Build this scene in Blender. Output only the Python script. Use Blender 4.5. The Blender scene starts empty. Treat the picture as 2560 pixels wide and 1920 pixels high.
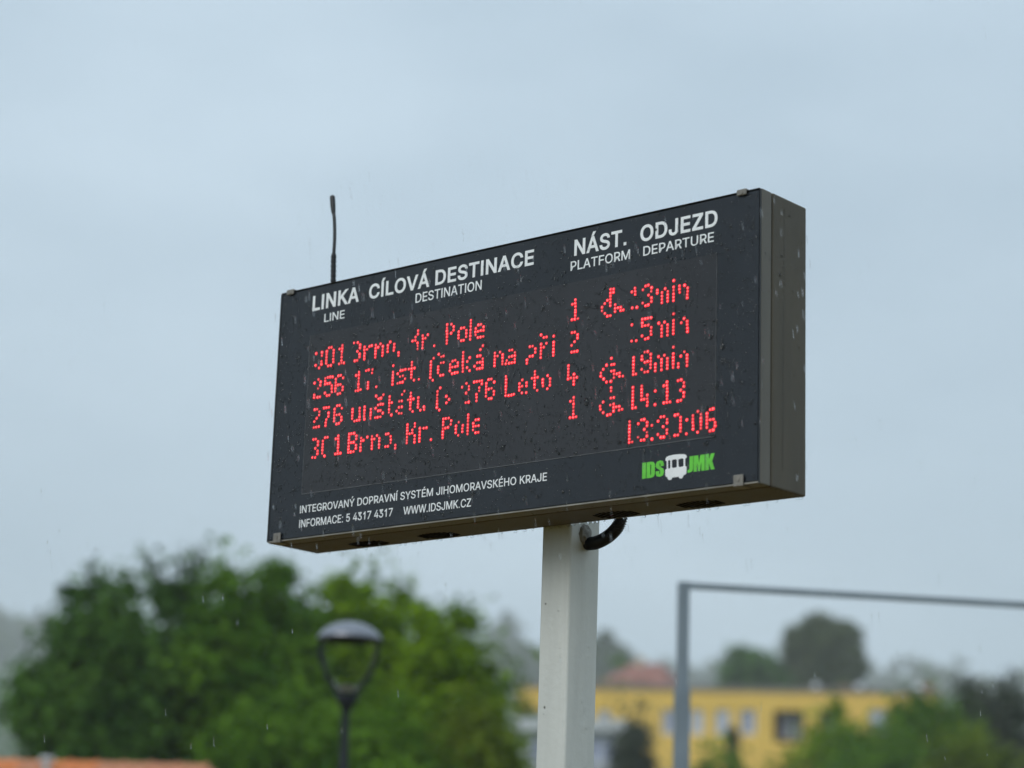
import bpy, bmesh, math, random
import numpy as np
from mathutils import Vector, Matrix, noise as mnoise

C = bpy.context.scene.collection
scene = bpy.context.scene
# ------------------------------------------------------------------ camera
PITCH, ROLL, CAMH = 0.23947, 0.033, 1.65
FPX = 5689.0                       # focal length in pixels of a 2560 px wide frame
cf = Vector((0, math.cos(PITCH), math.sin(PITCH)))
u0 = Vector((0, -math.sin(PITCH), math.cos(PITCH)))
x0 = Vector((1, 0, 0))
cx = x0 * math.cos(ROLL) + u0 * math.sin(ROLL)
cu = -x0 * math.sin(ROLL) + u0 * math.cos(ROLL)
cam_d = bpy.data.cameras.new('camera')
cam = bpy.data.objects.new('camera', cam_d)
C.objects.link(cam)
m = Matrix((( cx.x, cu.x, -cf.x, 0), (cx.y, cu.y, -cf.y, 0), (cx.z, cu.z, -cf.z, CAMH), (0, 0, 0, 1)))
cam.matrix_world = m
cam_d.sensor_width = 36; cam_d.sensor_fit = 'HORIZONTAL'; cam_d.lens = 80.0
cam_d.clip_start = 0.05; cam_d.clip_end = 6000
cam_d.dof.use_dof = True; cam_d.dof.focus_distance = 5.66; cam_d.dof.aperture_fstop = 2.0
scene.camera = cam
# ------------------------------------------------------------------ overcast sky
SUN_EL, SUN_AZ = math.radians(38), math.radians(212)      # azimuth clockwise from +Y
w = bpy.data.worlds.new('World'); scene.world = w; w.use_nodes = True
nt = w.node_tree; nt.nodes.clear()
def N(nt, t, **k):
    n = nt.nodes.new(t)
    for a, b in k.items(): setattr(n, a, b)
    return n
sky = N(nt, 'ShaderNodeTexSky'); sky.sky_type = 'NISHITA'; sky.sun_disc = False
sky.sun_elevation = SUN_EL; sky.sun_rotation = SUN_AZ; sky.air_density = 1.0; sky.dust_density = 3.0
tc = N(nt, 'ShaderNodeTexCoord')
mp = N(nt, 'ShaderNodeMapping'); mp.inputs['Scale'].default_value = (1, 1, 2.6)
nz = N(nt, 'ShaderNodeTexNoise'); nz.inputs['Scale'].default_value = 3.2; nz.inputs['Detail'].default_value = 5; nz.inputs['Roughness'].default_value = .5
nt.links.new(tc.outputs['Generated'], mp.inputs[0]); nt.links.new(mp.outputs[0], nz.inputs['Vector'])
cr = N(nt, 'ShaderNodeValToRGB'); e = cr.color_ramp.elements
e[0].position = .32; e[0].color = (4.95/8, 6.3/8, 7.5/8, 1)
e[1].position = .68; e[1].color = (6.5/8, 7.95/8, 9.2/8, 1)
nt.links.new(nz.outputs['Fac'], cr.inputs[0])
ml = N(nt, 'ShaderNodeVectorMath', operation='SCALE'); ml.inputs['Scale'].default_value = 8 * 1.0
nt.links.new(cr.outputs[0], ml.inputs[0])
sx = N(nt, 'ShaderNodeSeparateXYZ'); nt.links.new(tc.outputs['Generated'], sx.inputs[0])
zc = N(nt, 'ShaderNodeMath', operation='MAXIMUM'); zc.inputs[1].default_value = 0; nt.links.new(sx.outputs['Z'], zc.inputs[0])
zp = N(nt, 'ShaderNodeMath', operation='POWER'); zp.inputs[1].default_value = 2; nt.links.new(zc.outputs[0], zp.inputs[0])
zm = N(nt, 'ShaderNodeMath', operation='MULTIPLY_ADD'); zm.inputs[1].default_value = 8 * .5; zm.inputs[2].default_value = 8; nt.links.new(zp.outputs[0], zm.inputs[0])
nt.links.new(zm.outputs[0], ml.inputs['Scale'])
mix = N(nt, 'ShaderNodeMix', data_type='RGBA'); mix.inputs[0].default_value = .93
nt.links.new(sky.outputs[0], mix.inputs[6]); nt.links.new(ml.outputs[0], mix.inputs[7])
bg = N(nt, 'ShaderNodeBackground'); bg.inputs['Strength'].default_value = .095
nt.links.new(mix.outputs[2], bg.inputs[0])
wo = N(nt, 'ShaderNodeOutputWorld'); nt.links.new(bg.outputs[0], wo.inputs[0])
sd = bpy.data.lights.new('sun', 'SUN'); sd.energy = 1.4; sd.angle = math.radians(40); sd.color = (1, .97, .92)
so = bpy.data.objects.new('sun', sd); C.objects.link(so)
sv = Vector((math.sin(SUN_AZ) * math.cos(SUN_EL), math.cos(SUN_AZ) * math.cos(SUN_EL), math.sin(SUN_EL)))
so.rotation_euler = sv.to_track_quat('Z', 'Y').to_euler()
vs = scene.view_settings; vs.view_transform = 'Standard'; vs.look = 'None'; vs.gamma = 1; vs.exposure = 0; vs.use_curve_mapping = False
scene.cycles.max_bounces = 8; scene.cycles.transparent_max_bounces = 12; scene.cycles.use_denoising = True
scene.cycles.volume_bounces = 3
scene.cycles.caustics_reflective = False; scene.cycles.caustics_refractive = False

# ------------------------------------------------------------------ helpers
def at(px, py, dist):
    """point seen at (px,py) of the 2560x1920 photograph, dist metres along the view axis"""
    return Vector((0, 0, CAMH)) + (cf + cx * ((px - 1280) / FPX) - cu * ((py - 960) / FPX)) * dist
def tag(o, label=None, cat=None, group=None, kind=None):
    if label: o['label'] = label
    if cat: o['category'] = cat
    if group: o['group'] = group
    if kind: o['kind'] = kind
    return o
def empty(name, loc, rz=0, label=None, cat=None, group=None):
    o = bpy.data.objects.new(name, None); C.objects.link(o)
    o.location = loc; o.rotation_euler = (0, 0, rz); o.empty_display_size = .2
    return tag(o, label, cat, group)
def link(name, me, mat=None, parent=None, smooth=False):
    if mat and not me.materials: me.materials.append(mat)
    if smooth:
        me.polygons.foreach_set('use_smooth', [True] * len(me.polygons))
    o = bpy.data.objects.new(name, me); C.objects.link(o)
    if parent: o.parent = parent
    return o
def build(name, bm, mat, parent=None, smooth=False):
    bmesh.ops.recalc_face_normals(bm, faces=bm.faces)
    me = bpy.data.meshes.new(name); bm.to_mesh(me); bm.free()
    return link(name, me, mat, parent, smooth)
def box(bm, lo, hi, bev=0, seg=2):
    b = bmesh.new()
    bmesh.ops.create_cube(b, size=1)
    for v in b.verts:
        v.co = Vector([(lo[i] + hi[i]) / 2 + v.co[i] * (hi[i] - lo[i]) for i in range(3)])
    if bev:
        bmesh.ops.bevel(b, geom=list(b.edges), offset=bev, segments=seg, affect='EDGES', profile=.5)
    t = bpy.data.meshes.new('t'); b.to_mesh(t); b.free(); bm.from_mesh(t); bpy.data.meshes.remove(t)
def tube(bm, pts, rad, seg=10, cap=True):
    pts = [Vector(p) for p in pts]
    if not hasattr(rad, '__len__'): rad = [rad] * len(pts)
    rings = []; ref = None
    for i, p in enumerate(pts):
        t = (pts[min(i + 1, len(pts) - 1)] - pts[max(i - 1, 0)]).normalized()
        if ref is None:
            ref = t.orthogonal().normalized()
        n = (ref - t * ref.dot(t)).normalized(); ref = n; b = t.cross(n)
        rings.append([bm.verts.new(p + (n * math.cos(2 * math.pi * k / seg) + b * math.sin(2 * math.pi * k / seg)) * rad[i]) for k in range(seg)])
    for i in range(len(rings) - 1):
        for k in range(seg):
            bm.faces.new((rings[i][k], rings[i][(k + 1) % seg], rings[i + 1][(k + 1) % seg], rings[i + 1][k]))
    if cap:
        bm.faces.new(rings[0][::-1]); bm.faces.new(rings[-1])
def spline(pts, n):
    """Catmull-Rom through pts"""
    P = [Vector(p) for p in pts]; P = [P[0] * 2 - P[1]] + P + [P[-1] * 2 - P[-2]]
    out = []
    segs = len(P) - 3
    for j in range(n):
        s = j / (n - 1) * segs; i = min(int(s), segs - 1); t = s - i
        a, b, c, d = P[i:i + 4]
        out.append(.5 * ((2 * b) + (c - a) * t + (2 * a - 5 * b + 4 * c - d) * t * t + (3 * b - a - 3 * c + d) * t ** 3))
    return out
def mat(name, col, rough=.6, metal=0, spec=.5, var=0, vscale=8, bump=0, bscale=60, trans=0, ior=None, emit=None, estr=1, coat=0, streak=0):
    mt = bpy.data.materials.new(name); mt.use_nodes = True
    t = mt.node_tree; p = t.nodes['Principled BSDF']
    p.inputs['Base Color'].default_value = (*col, 1); p.inputs['Roughness'].default_value = rough
    p.inputs['Metallic'].default_value = metal; p.inputs['Specular IOR Level'].default_value = spec
    p.inputs['Transmission Weight'].default_value = trans; p.inputs['Coat Weight'].default_value = coat
    if ior: p.inputs['IOR'].default_value = ior
    if emit:
        p.inputs['Emission Color'].default_value = (*emit, 1); p.inputs['Emission Strength'].default_value = estr
    if var or bump:
        g = N(t, 'ShaderNodeTexCoord')
    if var:
        n1 = N(t, 'ShaderNodeTexNoise'); n1.inputs['Scale'].default_value = vscale; n1.inputs['Detail'].default_value = 6
        if streak:                                     # water marks running down
            mp_ = N(t, 'ShaderNodeMapping'); mp_.inputs['Scale'].default_value = (1, 1, streak)
            t.links.new(g.outputs['Object'], mp_.inputs[0]); t.links.new(mp_.outputs[0], n1.inputs['Vector'])
        else: t.links.new(g.outputs['Object'], n1.inputs['Vector'])
        r = N(t, 'ShaderNodeValToRGB'); r.color_ramp.elements[0].position = .3; r.color_ramp.elements[1].position = .7
        r.color_ramp.elements[0].color = (*[c * (1 - var) for c in col], 1)
        r.color_ramp.elements[1].color = (*[min(1, c * (1 + var)) for c in col], 1)
        t.links.new(n1.outputs['Fac'], r.inputs[0]); t.links.new(r.outputs[0], p.inputs['Base Color'])
        mr = N(t, 'ShaderNodeMapRange'); mr.inputs['To Min'].default_value = max(0, rough - .12); mr.inputs['To Max'].default_value = min(1, rough + .12)
        t.links.new(n1.outputs['Fac'], mr.inputs[0]); t.links.new(mr.outputs[0], p.inputs['Roughness'])
    if bump:
        n2 = N(t, 'ShaderNodeTexNoise'); n2.inputs['Scale'].default_value = bscale; n2.inputs['Detail'].default_value = 4
        t.links.new(g.outputs['Object'], n2.inputs['Vector'])
        b = N(t, 'ShaderNodeBump'); b.inputs['Strength'].default_value = bump; b.inputs['Distance'].default_value = .002
        t.links.new(n2.outputs['Fac'], b.inputs['Height']); t.links.new(b.outputs[0], p.inputs['Normal'])
    return mt
def leafmat(name, c1, c2, rough=.6, tr=.25):
    mt = bpy.data.materials.new(name); mt.use_nodes = True; t = mt.node_tree
    p = t.nodes['Principled BSDF']; out = t.nodes['Material Output']
    g = N(t, 'ShaderNodeNewGeometry'); n1 = N(t, 'ShaderNodeTexNoise'); n1.inputs['Scale'].default_value = .9
    t.links.new(g.outputs['Position'], n1.inputs['Vector'])
    ad = N(t, 'ShaderNodeMath', operation='ADD'); ad.use_clamp = True
    sc = N(t, 'ShaderNodeMath', operation='MULTIPLY_ADD'); sc.inputs[1].default_value = .7; sc.inputs[2].default_value = -.35
    t.links.new(g.outputs['Random Per Island'], sc.inputs[0])
    sc2 = N(t, 'ShaderNodeMath', operation='MULTIPLY_ADD'); sc2.inputs[1].default_value = 2.2; sc2.inputs[2].default_value = -.6
    t.links.new(n1.outputs['Fac'], sc2.inputs[0])
    t.links.new(sc.outputs[0], ad.inputs[0]); t.links.new(sc2.outputs[0], ad.inputs[1])
    mx = N(t, 'ShaderNodeMix', data_type='RGBA'); mx.inputs[6].default_value = (*c1, 1); mx.inputs[7].default_value = (*c2, 1)
    t.links.new(ad.outputs[0], mx.inputs[0]); t.links.new(mx.outputs[2], p.inputs['Base Color'])
    p.inputs['Roughness'].default_value = rough; p.inputs['Specular IOR Level'].default_value = .05
    tl = N(t, 'ShaderNodeBsdfTranslucent'); t.links.new(mx.outputs[2], tl.inputs[0])
    ms = N(t, 'ShaderNodeMixShader'); ms.inputs[0].default_value = tr
    t.links.new(p.outputs[0], ms.inputs[1]); t.links.new(tl.outputs[0], ms.inputs[2]); t.links.new(ms.outputs[0], out.inputs['Surface'])
    return mt

# ------------------------------------------------------------------ terrain and ground
def ground_h(x, y):
    h = 0.0
    if y > 50: h += .06 * (min(y, 160) - 50)
    if y > 160: h += .1195 * (min(y, 1150) - 160)
    s = max(0, min(1, (y - 500) / 450)); s = s * s * (3 - 2 * s)
    h += 20 * s * math.exp(-((x + 290) / 90) ** 2)
    h += 1.2 * max(0, min(1, (y - 60) / 100)) * mnoise.noise(Vector((x / 60, y / 60, 0)))
    return h
M_grass = mat('grass_ground', (.055, .085, .03), .9, var=.45, vscale=.35)
ys = [-150, -60, -20, 0, 20, 40, 50, 60, 75, 90, 110, 130, 160, 200, 250, 300, 360, 420, 480, 540, 600, 660, 720, 780, 850, 920, 1000, 1080, 1150, 1230, 1300]
xs = [-720, -560, -440, -380] + list(range(-320, 321, 20)) + [380, 440, 560, 720]
vv = [(x, y, ground_h(x, y)) for y in ys for x in xs]; nx = len(xs)
ff = [(j * nx + i, j * nx + i + 1, (j + 1) * nx + i + 1, (j + 1) * nx + i) for j in range(len(ys) - 1) for i in range(nx - 1)]
me = bpy.data.meshes.new('ground'); me.from_pydata(vv, [], ff); tag(link('ground', me, M_grass, smooth=True), kind='structure')
M_pave = mat('wet_brown_paving', (.15, .088, .014), .6, var=.3, vscale=3)
bm = bmesh.new(); box(bm, (-9, -5, -.2), (11, 17, .03)); tag(build('pavement', bm, M_pave), kind='structure')

# ------------------------------------------------------------------ foliage
M_bark = mat('bark', (.07, .055, .042), .85, var=.3, vscale=5)
def leaves_mesh(name, lobes, n, size, seed, clump=.55, flat=.5, per=26):
    rng = np.random.default_rng(seed)
    L = np.array(lobes, float)
    wgt = (L[:, 3] * L[:, 4] + L[:, 3] * L[:, 5] + L[:, 4] * L[:, 5]); wgt /= wgt.sum()
    nc = max(8, n // per)
    idx = rng.choice(len(L), nc, p=wgt)
    d = rng.normal(size=(nc, 3)); d /= np.linalg.norm(d, axis=1)[:, None]
    rr = rng.uniform(.35, 1, nc) ** .45 * rng.uniform(.82, 1.2, nc)
    cc = L[idx, :3] + d * L[idx, 3:6] * rr[:, None]
    k = rng.integers(0, nc, n)
    ctr = cc[k] + rng.normal(size=(n, 3)) * clump * np.array([1, 1, .7]) * .5
    nrm = d[k] * .8 + rng.normal(size=(n, 3)) * .75 + np.array([0, 0, flat])
    nrm /= np.linalg.norm(nrm, axis=1)[:, None]
    t = np.cross(nrm, rng.normal(size=(n, 3))); t /= np.linalg.norm(t, axis=1)[:, None]
    b = np.cross(nrm, t)
    s = size * rng.uniform(.6, 1.35, n)[:, None]
    v = np.stack([ctr - t * s * .62, ctr + b * s * .36 - nrm * s * .1, ctr + t * s * .62, ctr - b * s * .36 - nrm * s * .1], 1).reshape(-1, 3)
    me = bpy.data.meshes.new(name)
    me.vertices.add(n * 4); me.vertices.foreach_set('co', v.ravel())
    me.loops.add(n * 4); me.loops.foreach_set('vertex_index', np.arange(n * 4))
    me.polygons.add(n); me.polygons.foreach_set('loop_start', np.arange(n) * 4)
    me.update(calc_edges=True)
    return me
def tree(name, px, top, width, dist, leaf, label, cat='tree', group=None, lobes=None, n=14000, size=.13, seed=1, shape='round', crown_to=.2, clump=.55, extra=()):
    """broadleaf or conifer standing on the ground; px/top/width are what it spans in the photo"""
    tp = at(px, top, dist); gz = ground_h(tp.x, tp.y)
    base = Vector((tp.x, tp.y, gz)); H = tp.z - gz; R = width / FPX * dist / 2
    e = empty(name, base, 0, label, cat, group)
    rnd = random.Random(seed)
    L = []
    z0 = H * crown_to
    if shape == 'dome':
        zc = H - R * 1.05
        L.append((0, 0, zc, R * .82, R * .82, R * .88)); L.append((0, 0, zc - R * .45, R * .9, R * .9, R * .8))
        for k in range(22):
            a = rnd.uniform(0, 6.28); t = rnd.uniform(-.7, .95); rr = math.sqrt(1 - t * t)
            L.append((math.cos(a) * rr * R * .76, math.sin(a) * rr * R * .76, zc + t * R * .74, R * .25, R * .25, R * .22))
    elif shape == 'round':
        zc = (H + z0) / 2; rz = (H - z0) / 2
        L.append((0, 0, zc, R * .86, R * .86, rz * .93))
        for k in range(15):
            a = rnd.uniform(0, 6.28); t = rnd.uniform(-.85, .92); rr = math.sqrt(max(0, 1 - t * t))
            q = rnd.uniform(.24, .42)
            L.append((math.cos(a) * rr * R * (1 - q), math.sin(a) * rr * R * (1 - q), zc + t * rz * (1 - q * .8), R * q, R * q, min(R, rz) * q * .9))
    else:
        nn = 11
        for k in range(nn):
            t = k / (nn - 1); rr = R * (1 - t) ** .8 + .05 * R
            zz = z0 + (H - z0) * t * .97
            for j in range(1 if t > .8 else 4):
                a = rnd.uniform(0, 6.28); o = 0 if t > .8 else rr * .55
                L.append((math.cos(a) * o, math.sin(a) * o, zz, rr * .52, rr * .52, (H - z0) / nn * .75))
    crown = link('crown', leaves_mesh('crown', L, n, size, seed, clump), leaf, e)
    for (ax_, ay_, bx_, by_, ew) in extra:      # leafy shoots sticking out of the crown
        qa, qb = at(ax_, ay_, dist) - base, at(bx_, by_, dist) - base; rs_ = ew / FPX * dist / 2
        S_ = [(*(qa.lerp(qb, t / 6)), rs_ * (1 - t / 6.6), rs_ * (1 - t / 6.6), (qb - qa).length / 9) for t in range(7)]
        link('leafy_shoot', leaves_mesh('shoot', S_, int(150 * max(1, ew / 22)), size * .8, seed + 50 + int(ax_), .26, per=3), leaf, e)['kind'] = 'stuff'
    bm = bmesh.new()
    tube(bm, [(0, 0, -.2), (.03 * R, 0, H * .3), (0, .03 * R, H * .6), (0, 0, H * .86)], [max(.05, H * .018), H * .014, H * .009, H * .003], 8)
    if shape == 'round':
        for k in range(9):
            a = k * 2.4 + rnd.random(); z1 = H * rnd.uniform(.22, .6)
            tube(bm, [(0, 0, z1), (math.cos(a) * R * .4, math.sin(a) * R * .4, z1 + R * .35), (math.cos(a) * R * .8, math.sin(a) * R * .8, z1 + R * .8)], [H * .008, H * .005, H * .002], 6)
    for (ax_, ay_, bx_, by_, ew) in extra:
        qa, qb = at(ax_, ay_, dist) - base, at(bx_, by_, dist) - base
        tube(bm, [(qa.x * .6, qa.y * .6, H * .6), qa, qb], [H * .006, H * .003, H * .001], 5)
    build('trunk', bm, M_bark, e, True)
    return e
LG_dark = leafmat('leaf_dark', (.024, .072, .012), (.115, .235, .035))
LG_mid = leafmat('leaf_mid', (.04, .11, .008), (.15, .29, .02))
LG_bright = leafmat('leaf_bright', (.055, .13, .004), (.24, .38, .008))
LG_olive = leafmat('leaf_olive', (.05, .09, .006), (.21, .28, .02))
LG_conifer = leafmat('needle_dark', (.022, .038, .022), (.075, .085, .055), tr=.1)
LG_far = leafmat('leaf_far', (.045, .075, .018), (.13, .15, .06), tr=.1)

G1 = 'trees crowded together behind the street lamp'
tree('broadleaf_tree', 268, 1455, 375, 40, LG_dark, 'dark green ragged tree at the left with a thin leaning shoot on top', group=G1, n=26000, size=.16, seed=3,
     extra=[(270, 1500, 224, 1415, 26), (310, 1490, 322, 1432, 22), (200, 1500, 180, 1465, 30)])
tree('broadleaf_tree', 460, 1475, 330, 43, LG_dark, 'dark green tree with two tall feathery shoots, left of the lamp', group=G1, n=24000, size=.16, seed=4,
     extra=[(440, 1510, 352, 1368, 44), (470, 1520, 512, 1352, 46), (415, 1500, 385, 1440, 40), (485, 1480, 455, 1372, 22), (430, 1530, 425, 1470, 60)])
tree('broadleaf_tree', 650, 1408, 400, 41, LG_mid, 'mid green tree with a gappy flat top under the left end of the board', group=G1, n=28000, size=.17, seed=5,
     extra=[(560, 1470, 556, 1415, 50), (700, 1450, 702, 1412, 50)])
tree('broadleaf_tree', 905, 1440, 420, 42, LG_bright, 'bright green tree directly behind the street lamp', group=G1, n=28000, size=.17, seed=6,
     extra=[(1008, 1510, 1012, 1445, 26), (850, 1480, 850, 1445, 60)])
tree('broadleaf_tree', 1115, 1515, 300, 40, LG_bright, 'bright green tree at the right end of the clump, nearest the post', group=G1, n=22000, size=.16, seed=7,
     extra=[(1060, 1550, 1045, 1505, 40), (1165, 1560, 1160, 1528, 40)])
tree('shrub', 1195, 1720, 220, 37, LG_olive, 'yellow green rounded shrub low beside the post', cat='shrub', group='shrubs below the trees', n=13000, size=.13, seed=8, crown_to=.05)
tree('shrub', 960, 1700, 330, 36, LG_mid, 'green shrub low behind the stem of the street lamp', cat='shrub', group='shrubs below the trees', n=13000, size=.13, seed=9, crown_to=.05)
tree('shrub', 700, 1690, 400, 37, LG_mid, 'green shrub low between the lamp and the orange roof', cat='shrub', group='shrubs below the trees', n=13000, size=.13, seed=10, crown_to=.05)
tree('shrub', 190, 1690, 330, 46, LG_dark, 'dark shrub at the left edge above the orange roof', cat='shrub', group='shrubs below the trees', n=13000, size=.15, seed=11, crown_to=.05)
tree('shrub', 420, 1640, 420, 45, LG_dark, 'very dark shrub filling the shade above the roof ridge', cat='shrub', group='shrubs below the trees', n=13000, size=.15, seed=12, crown_to=.05)
# right of the post, in front of the yellow building
G2 = 'trees in front of the yellow building'
tree('broadleaf_tree', 2085, 1755, 230, 80, LG_bright, 'loose bright green tree in front of the brown loggia', group=G2, n=9000, size=.22, seed=21, clump=.9, extra=[(2095, 1790, 2092, 1735, 24)])
tree('broadleaf_tree', 2320, 1712, 190, 76, LG_mid, 'green tree covering the right end of the yellow wall', group=G2, n=9000, size=.22, seed=22, clump=.9, extra=[(2250, 1800, 2238, 1745, 40)])
tree('broadleaf_tree', 2190, 1800, 230, 72, LG_mid, 'low green tree between the loggia and the wall end', group=G2, n=8000, size=.2, seed=23, clump=.8)
tree('broadleaf_tree', 2425, 1815, 190, 66, LG_olive, 'yellow green tree low at the foot of the dark conifers', group=G2, n=8000, size=.2, seed=24, clump=.8)
tree('shrub', 1790, 1840, 190, 64, LG_mid, 'low green shrub just right of the grey steel upright', cat='shrub', group='shrubs below the yellow wall', n=6000, size=.18, seed=25, crown_to=.05)
tree('shrub', 1960, 1870, 260, 66, LG_olive, 'low olive shrub in the middle below the yellow wall', cat='shrub', group='shrubs below the yellow wall', n=6000, size=.18, seed=26, crown_to=.05)
tree('conifer_tree', 2425, 1632, 170, 90, LG_conifer, 'dark conifer with a slim top, left one at the right edge', group='conifers beside the yellow building', n=8000, size=.24, seed=31, shape='cone', clump=.7)
tree('conifer_tree', 2512, 1636, 230, 86, LG_conifer, 'broad dark conifer at the far right edge', group='conifers beside the yellow building', n=9000, size=.24, seed=32, shape='cone', clump=.7)
tree('conifer_tree', 2470, 1672, 290, 94, LG_conifer, 'brownish dark conifer behind the two slim tops at the right', group='conifers beside the yellow building', n=9000, size=.24, seed=36, shape='cone', clump=.9)
tree('conifer_tree', 1557, 1745, 130, 88, LG_conifer, 'small dark conifer nearest the post, in front of the yellow wall', group='conifers beside the yellow building', n=5000, size=.2, seed=33, shape='cone', clump=.5)
tree('conifer_tree', 1606, 1733, 190, 86, LG_conifer, 'small dark conifer left of the steel upright, in front of the wall', group='conifers beside the yellow building', n=6000, size=.2, seed=34, shape='cone', clump=.5)
tree('broadleaf_tree', 1316, 1735, 90, 110, LG_mid, 'small green tree in front of the yellow wall, left of the post', group=G2, n=5000, size=.25, seed=48, clump=.6)
tree('conifer_tree', 1829, 1766, 44, 100, LG_conifer, 'thin dark conifer between two windows of the yellow wall', group='conifers beside the yellow building', n=2500, size=.2, seed=35, shape='cone', clump=.3)
# behind the building
G3 = 'trees rising behind the yellow building'
tree('broadleaf_tree', 2058, 1523, 216, 225, LG_far, 'large dome shaped tree above the yellow roof', group=G3, n=20000, size=.5, seed=41, crown_to=.35, clump=.8, shape='dome')
tree('broadleaf_tree', 1880, 1608, 190, 215, LG_dark, 'smaller round tree left of the large dome shaped one', group=G3, n=14000, size=.5, seed=42, crown_to=.3, clump=.8, shape='dome')
tree('broadleaf_tree', 1528, 1572, 120, 520, LG_far, 'hazy grey tree just right of the post above the red roof', group=G3, n=8000, size=1.1, seed=43, crown_to=.2, clump=1.5)
tree('conifer_tree', 1262, 1530, 150, 950, LG_far, 'tall pale hazy tree seen left of the post', group=G3, n=9000, size=2.4, seed=44, shape='cone', clump=3, crown_to=.1)
tree('broadleaf_tree', 1330, 1618, 150, 700, LG_far, 'hazy tree partly hidden behind the post', group=G3, n=7000, size=1.7, seed=45, crown_to=.1, clump=2)
tree('broadleaf_tree', 1530, 1652, 120, 140, LG_mid, 'small green tree growing in front of the red roof', group=G3, n=5000, size=.35, seed=46, crown_to=.2, clump=.6)
tree('broadleaf_tree', 1622, 1682, 80, 142, LG_far, 'small dull green tree at the right corner of the red roof', group=G3, n=4000, size=.35, seed=47, crown_to=.2, clump=.6)
# far wood on the skyline: one mass
rng = random.Random(5); L = []
for k in range(240):
    x = rng.uniform(-330, 400); y = rng.uniform(960, 1160)
    h = ground_h(x, y); r = rng.uniform(6, 11)
    L.append((x, y, h + r * .7, r, r, r * rng.uniform(.8, 1.25)))
for k in range(110):
    x = rng.uniform(-420, -190); y = rng.uniform(700, 1050); r = rng.uniform(7, 11)
    L.append((x, y, ground_h(x, y) + r * .6, r, r, r))
tag(link('distant_wood', leaves_mesh('distant_wood', L, 90000, 3.0, 77, 4.0), LG_far), 'hazy line of distant woodland along the skyline', 'wood', kind='stuff')

# ------------------------------------------------------------------ buildings
M_yel = mat('ochre_render', (.78, .51, .11), .85, var=.08, vscale=.6)
M_brownwall = mat('brown_loggia_paint', (.17, .085, .025), .8, var=.1, vscale=1)
M_white = mat('white_plastic', (.75, .77, .8), .4)
M_pane = mat('window_glass', (.26, .29, .40), .12, spec=.6)  # pale blue base stands in for reflections in the glass
M_curt = mat('drawn_blind', (.42, .46, .56), .35, spec=.6)
M_roofedge = mat('roof_edge_metal', (.20, .17, .15), .5)
M_roof = mat('roof_felt', (.12, .11, .1), .9, var=.2, vscale=1)
M_red = mat('red_roof_tile', (.27, .115, .085), .7, var=.2, vscale=1.5)
M_cream = mat('cream_render', (.52, .45, .36), .85, var=.1)
M_greyw = mat('grey_render', (.33, .35, .36), .8, var=.1)
M_pale = mat('pale_concrete', (.5, .52, .53), .7, var=.1)
M_dark = mat('dark_opening', (.03, .033, .036), .5)

def frame_of(A, B, mat4=None):
    ex = (B - A); ex.z = 0; wd = ex.length; ex.normalize(); ez = Vector((0, 0, 1)); ey = ez.cross(ex)   # ey points away from camera
    return ex, ey, ez, wd
def wall_open(bm, W, z0, z1, holes, th):
    X = sorted({0, W, *[h[0] for h in holes], *[h[1] for h in holes]}); Zs = sorted({z0, z1, *[h[2] for h in holes], *[h[3] for h in holes]})
    for i in range(len(X) - 1):
        for j in range(len(Zs) - 1):
            mx, mz = (X[i] + X[i + 1]) / 2, (Zs[j] + Zs[j + 1]) / 2
            if any(h[0] < mx < h[1] and h[2] < mz < h[3] for h in holes): continue
            box(bm, (X[i], 0, Zs[j]), (X[i + 1], th, Zs[j + 1]))
def window(parent, x0_, x1_, z0_, z1_, y, pane=M_pane, mull=1):
    bm = bmesh.new(); t = .07
    box(bm, (x0_, y, z0_), (x1_, y + .06, z0_ + t)); box(bm, (x0_, y, z1_ - t), (x1_, y + .06, z1_))
    box(bm, (x0_, y, z0_ + t), (x0_ + t, y + .06, z1_ - t)); box(bm, (x1_ - t, y, z0_ + t), (x1_, y + .06, z1_ - t))
    for k in range(mull):
        xm = x0_ + (x1_ - x0_) * (k + 1) / (mull + 1); box(bm, (xm - t / 2, y, z0_ + t), (xm + t / 2, y + .06, z1_ - t))
    f = build('window', bm, M_white, parent)
    bm = bmesh.new(); box(bm, (x0_ + .02, y + .03, z0_ + .02), (x1_ - .02, y + .05, z1_ - .02)); build('pane', bm, pane, f)
A = at(1292, 1709, 120.5); B = at(2352, 1724, 117.3)
topz = (A.z + B.z) / 2
ex, ey, ez, WB = frame_of(A, B)
gz = ground_h(A.x, A.y) - 1.5
yb = empty('yellow_building', Vector((A.x, A.y, gz)), math.atan2(ex.y, ex.x), 'long low ochre yellow building with a flat roof, white windows and a brown loggia', 'building')
def fac(px, py):
    d = cf + cx * ((px - 1280) / FPX) - cu * ((py - 960) / FPX); o = Vector((0, 0, CAMH))
    t = (Vector((A.x, A.y, gz)) - o).dot(ey) / d.dot(ey); q = o + d * t - Vector((A.x, A.y, gz))
    return q.dot(ex), q.z
HB = topz - gz
def zz(zx, zy): return (1500 + zx / 2.087, 1440 + zy / 2.087)
holes = []; wins = []
for (c, wd_) in ((-330, 66), (-215, 66), (20, 60), (362, 74), (506, 66), (638, 72), (772, 78), (1455, 95), (1640, 70)):
    xa, za = fac(*zz(c - wd_ / 2, 695)); xb, zb = fac(*zz(c + wd_ / 2, 828))
    xa = max(.3, xa)
    for dz in (0, -3.2):
        holes.append((xa, xb, zb + dz, za + dz)); wins.append(holes[-1])
log = []
for (c0, c1) in ((905, 1062), (1148, 1260)):
    xa, za = fac(*zz(c0, 700)); xb, zb = fac(*zz(c1, 872)); holes.append((xa, xb, zb, za)); log.append(holes[-1])
bm = bmesh.new(); wall_open(bm, WB, 0, HB - .25, holes, .35); build('wall', bm, M_yel, yb)
bm = bmesh.new()
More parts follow.
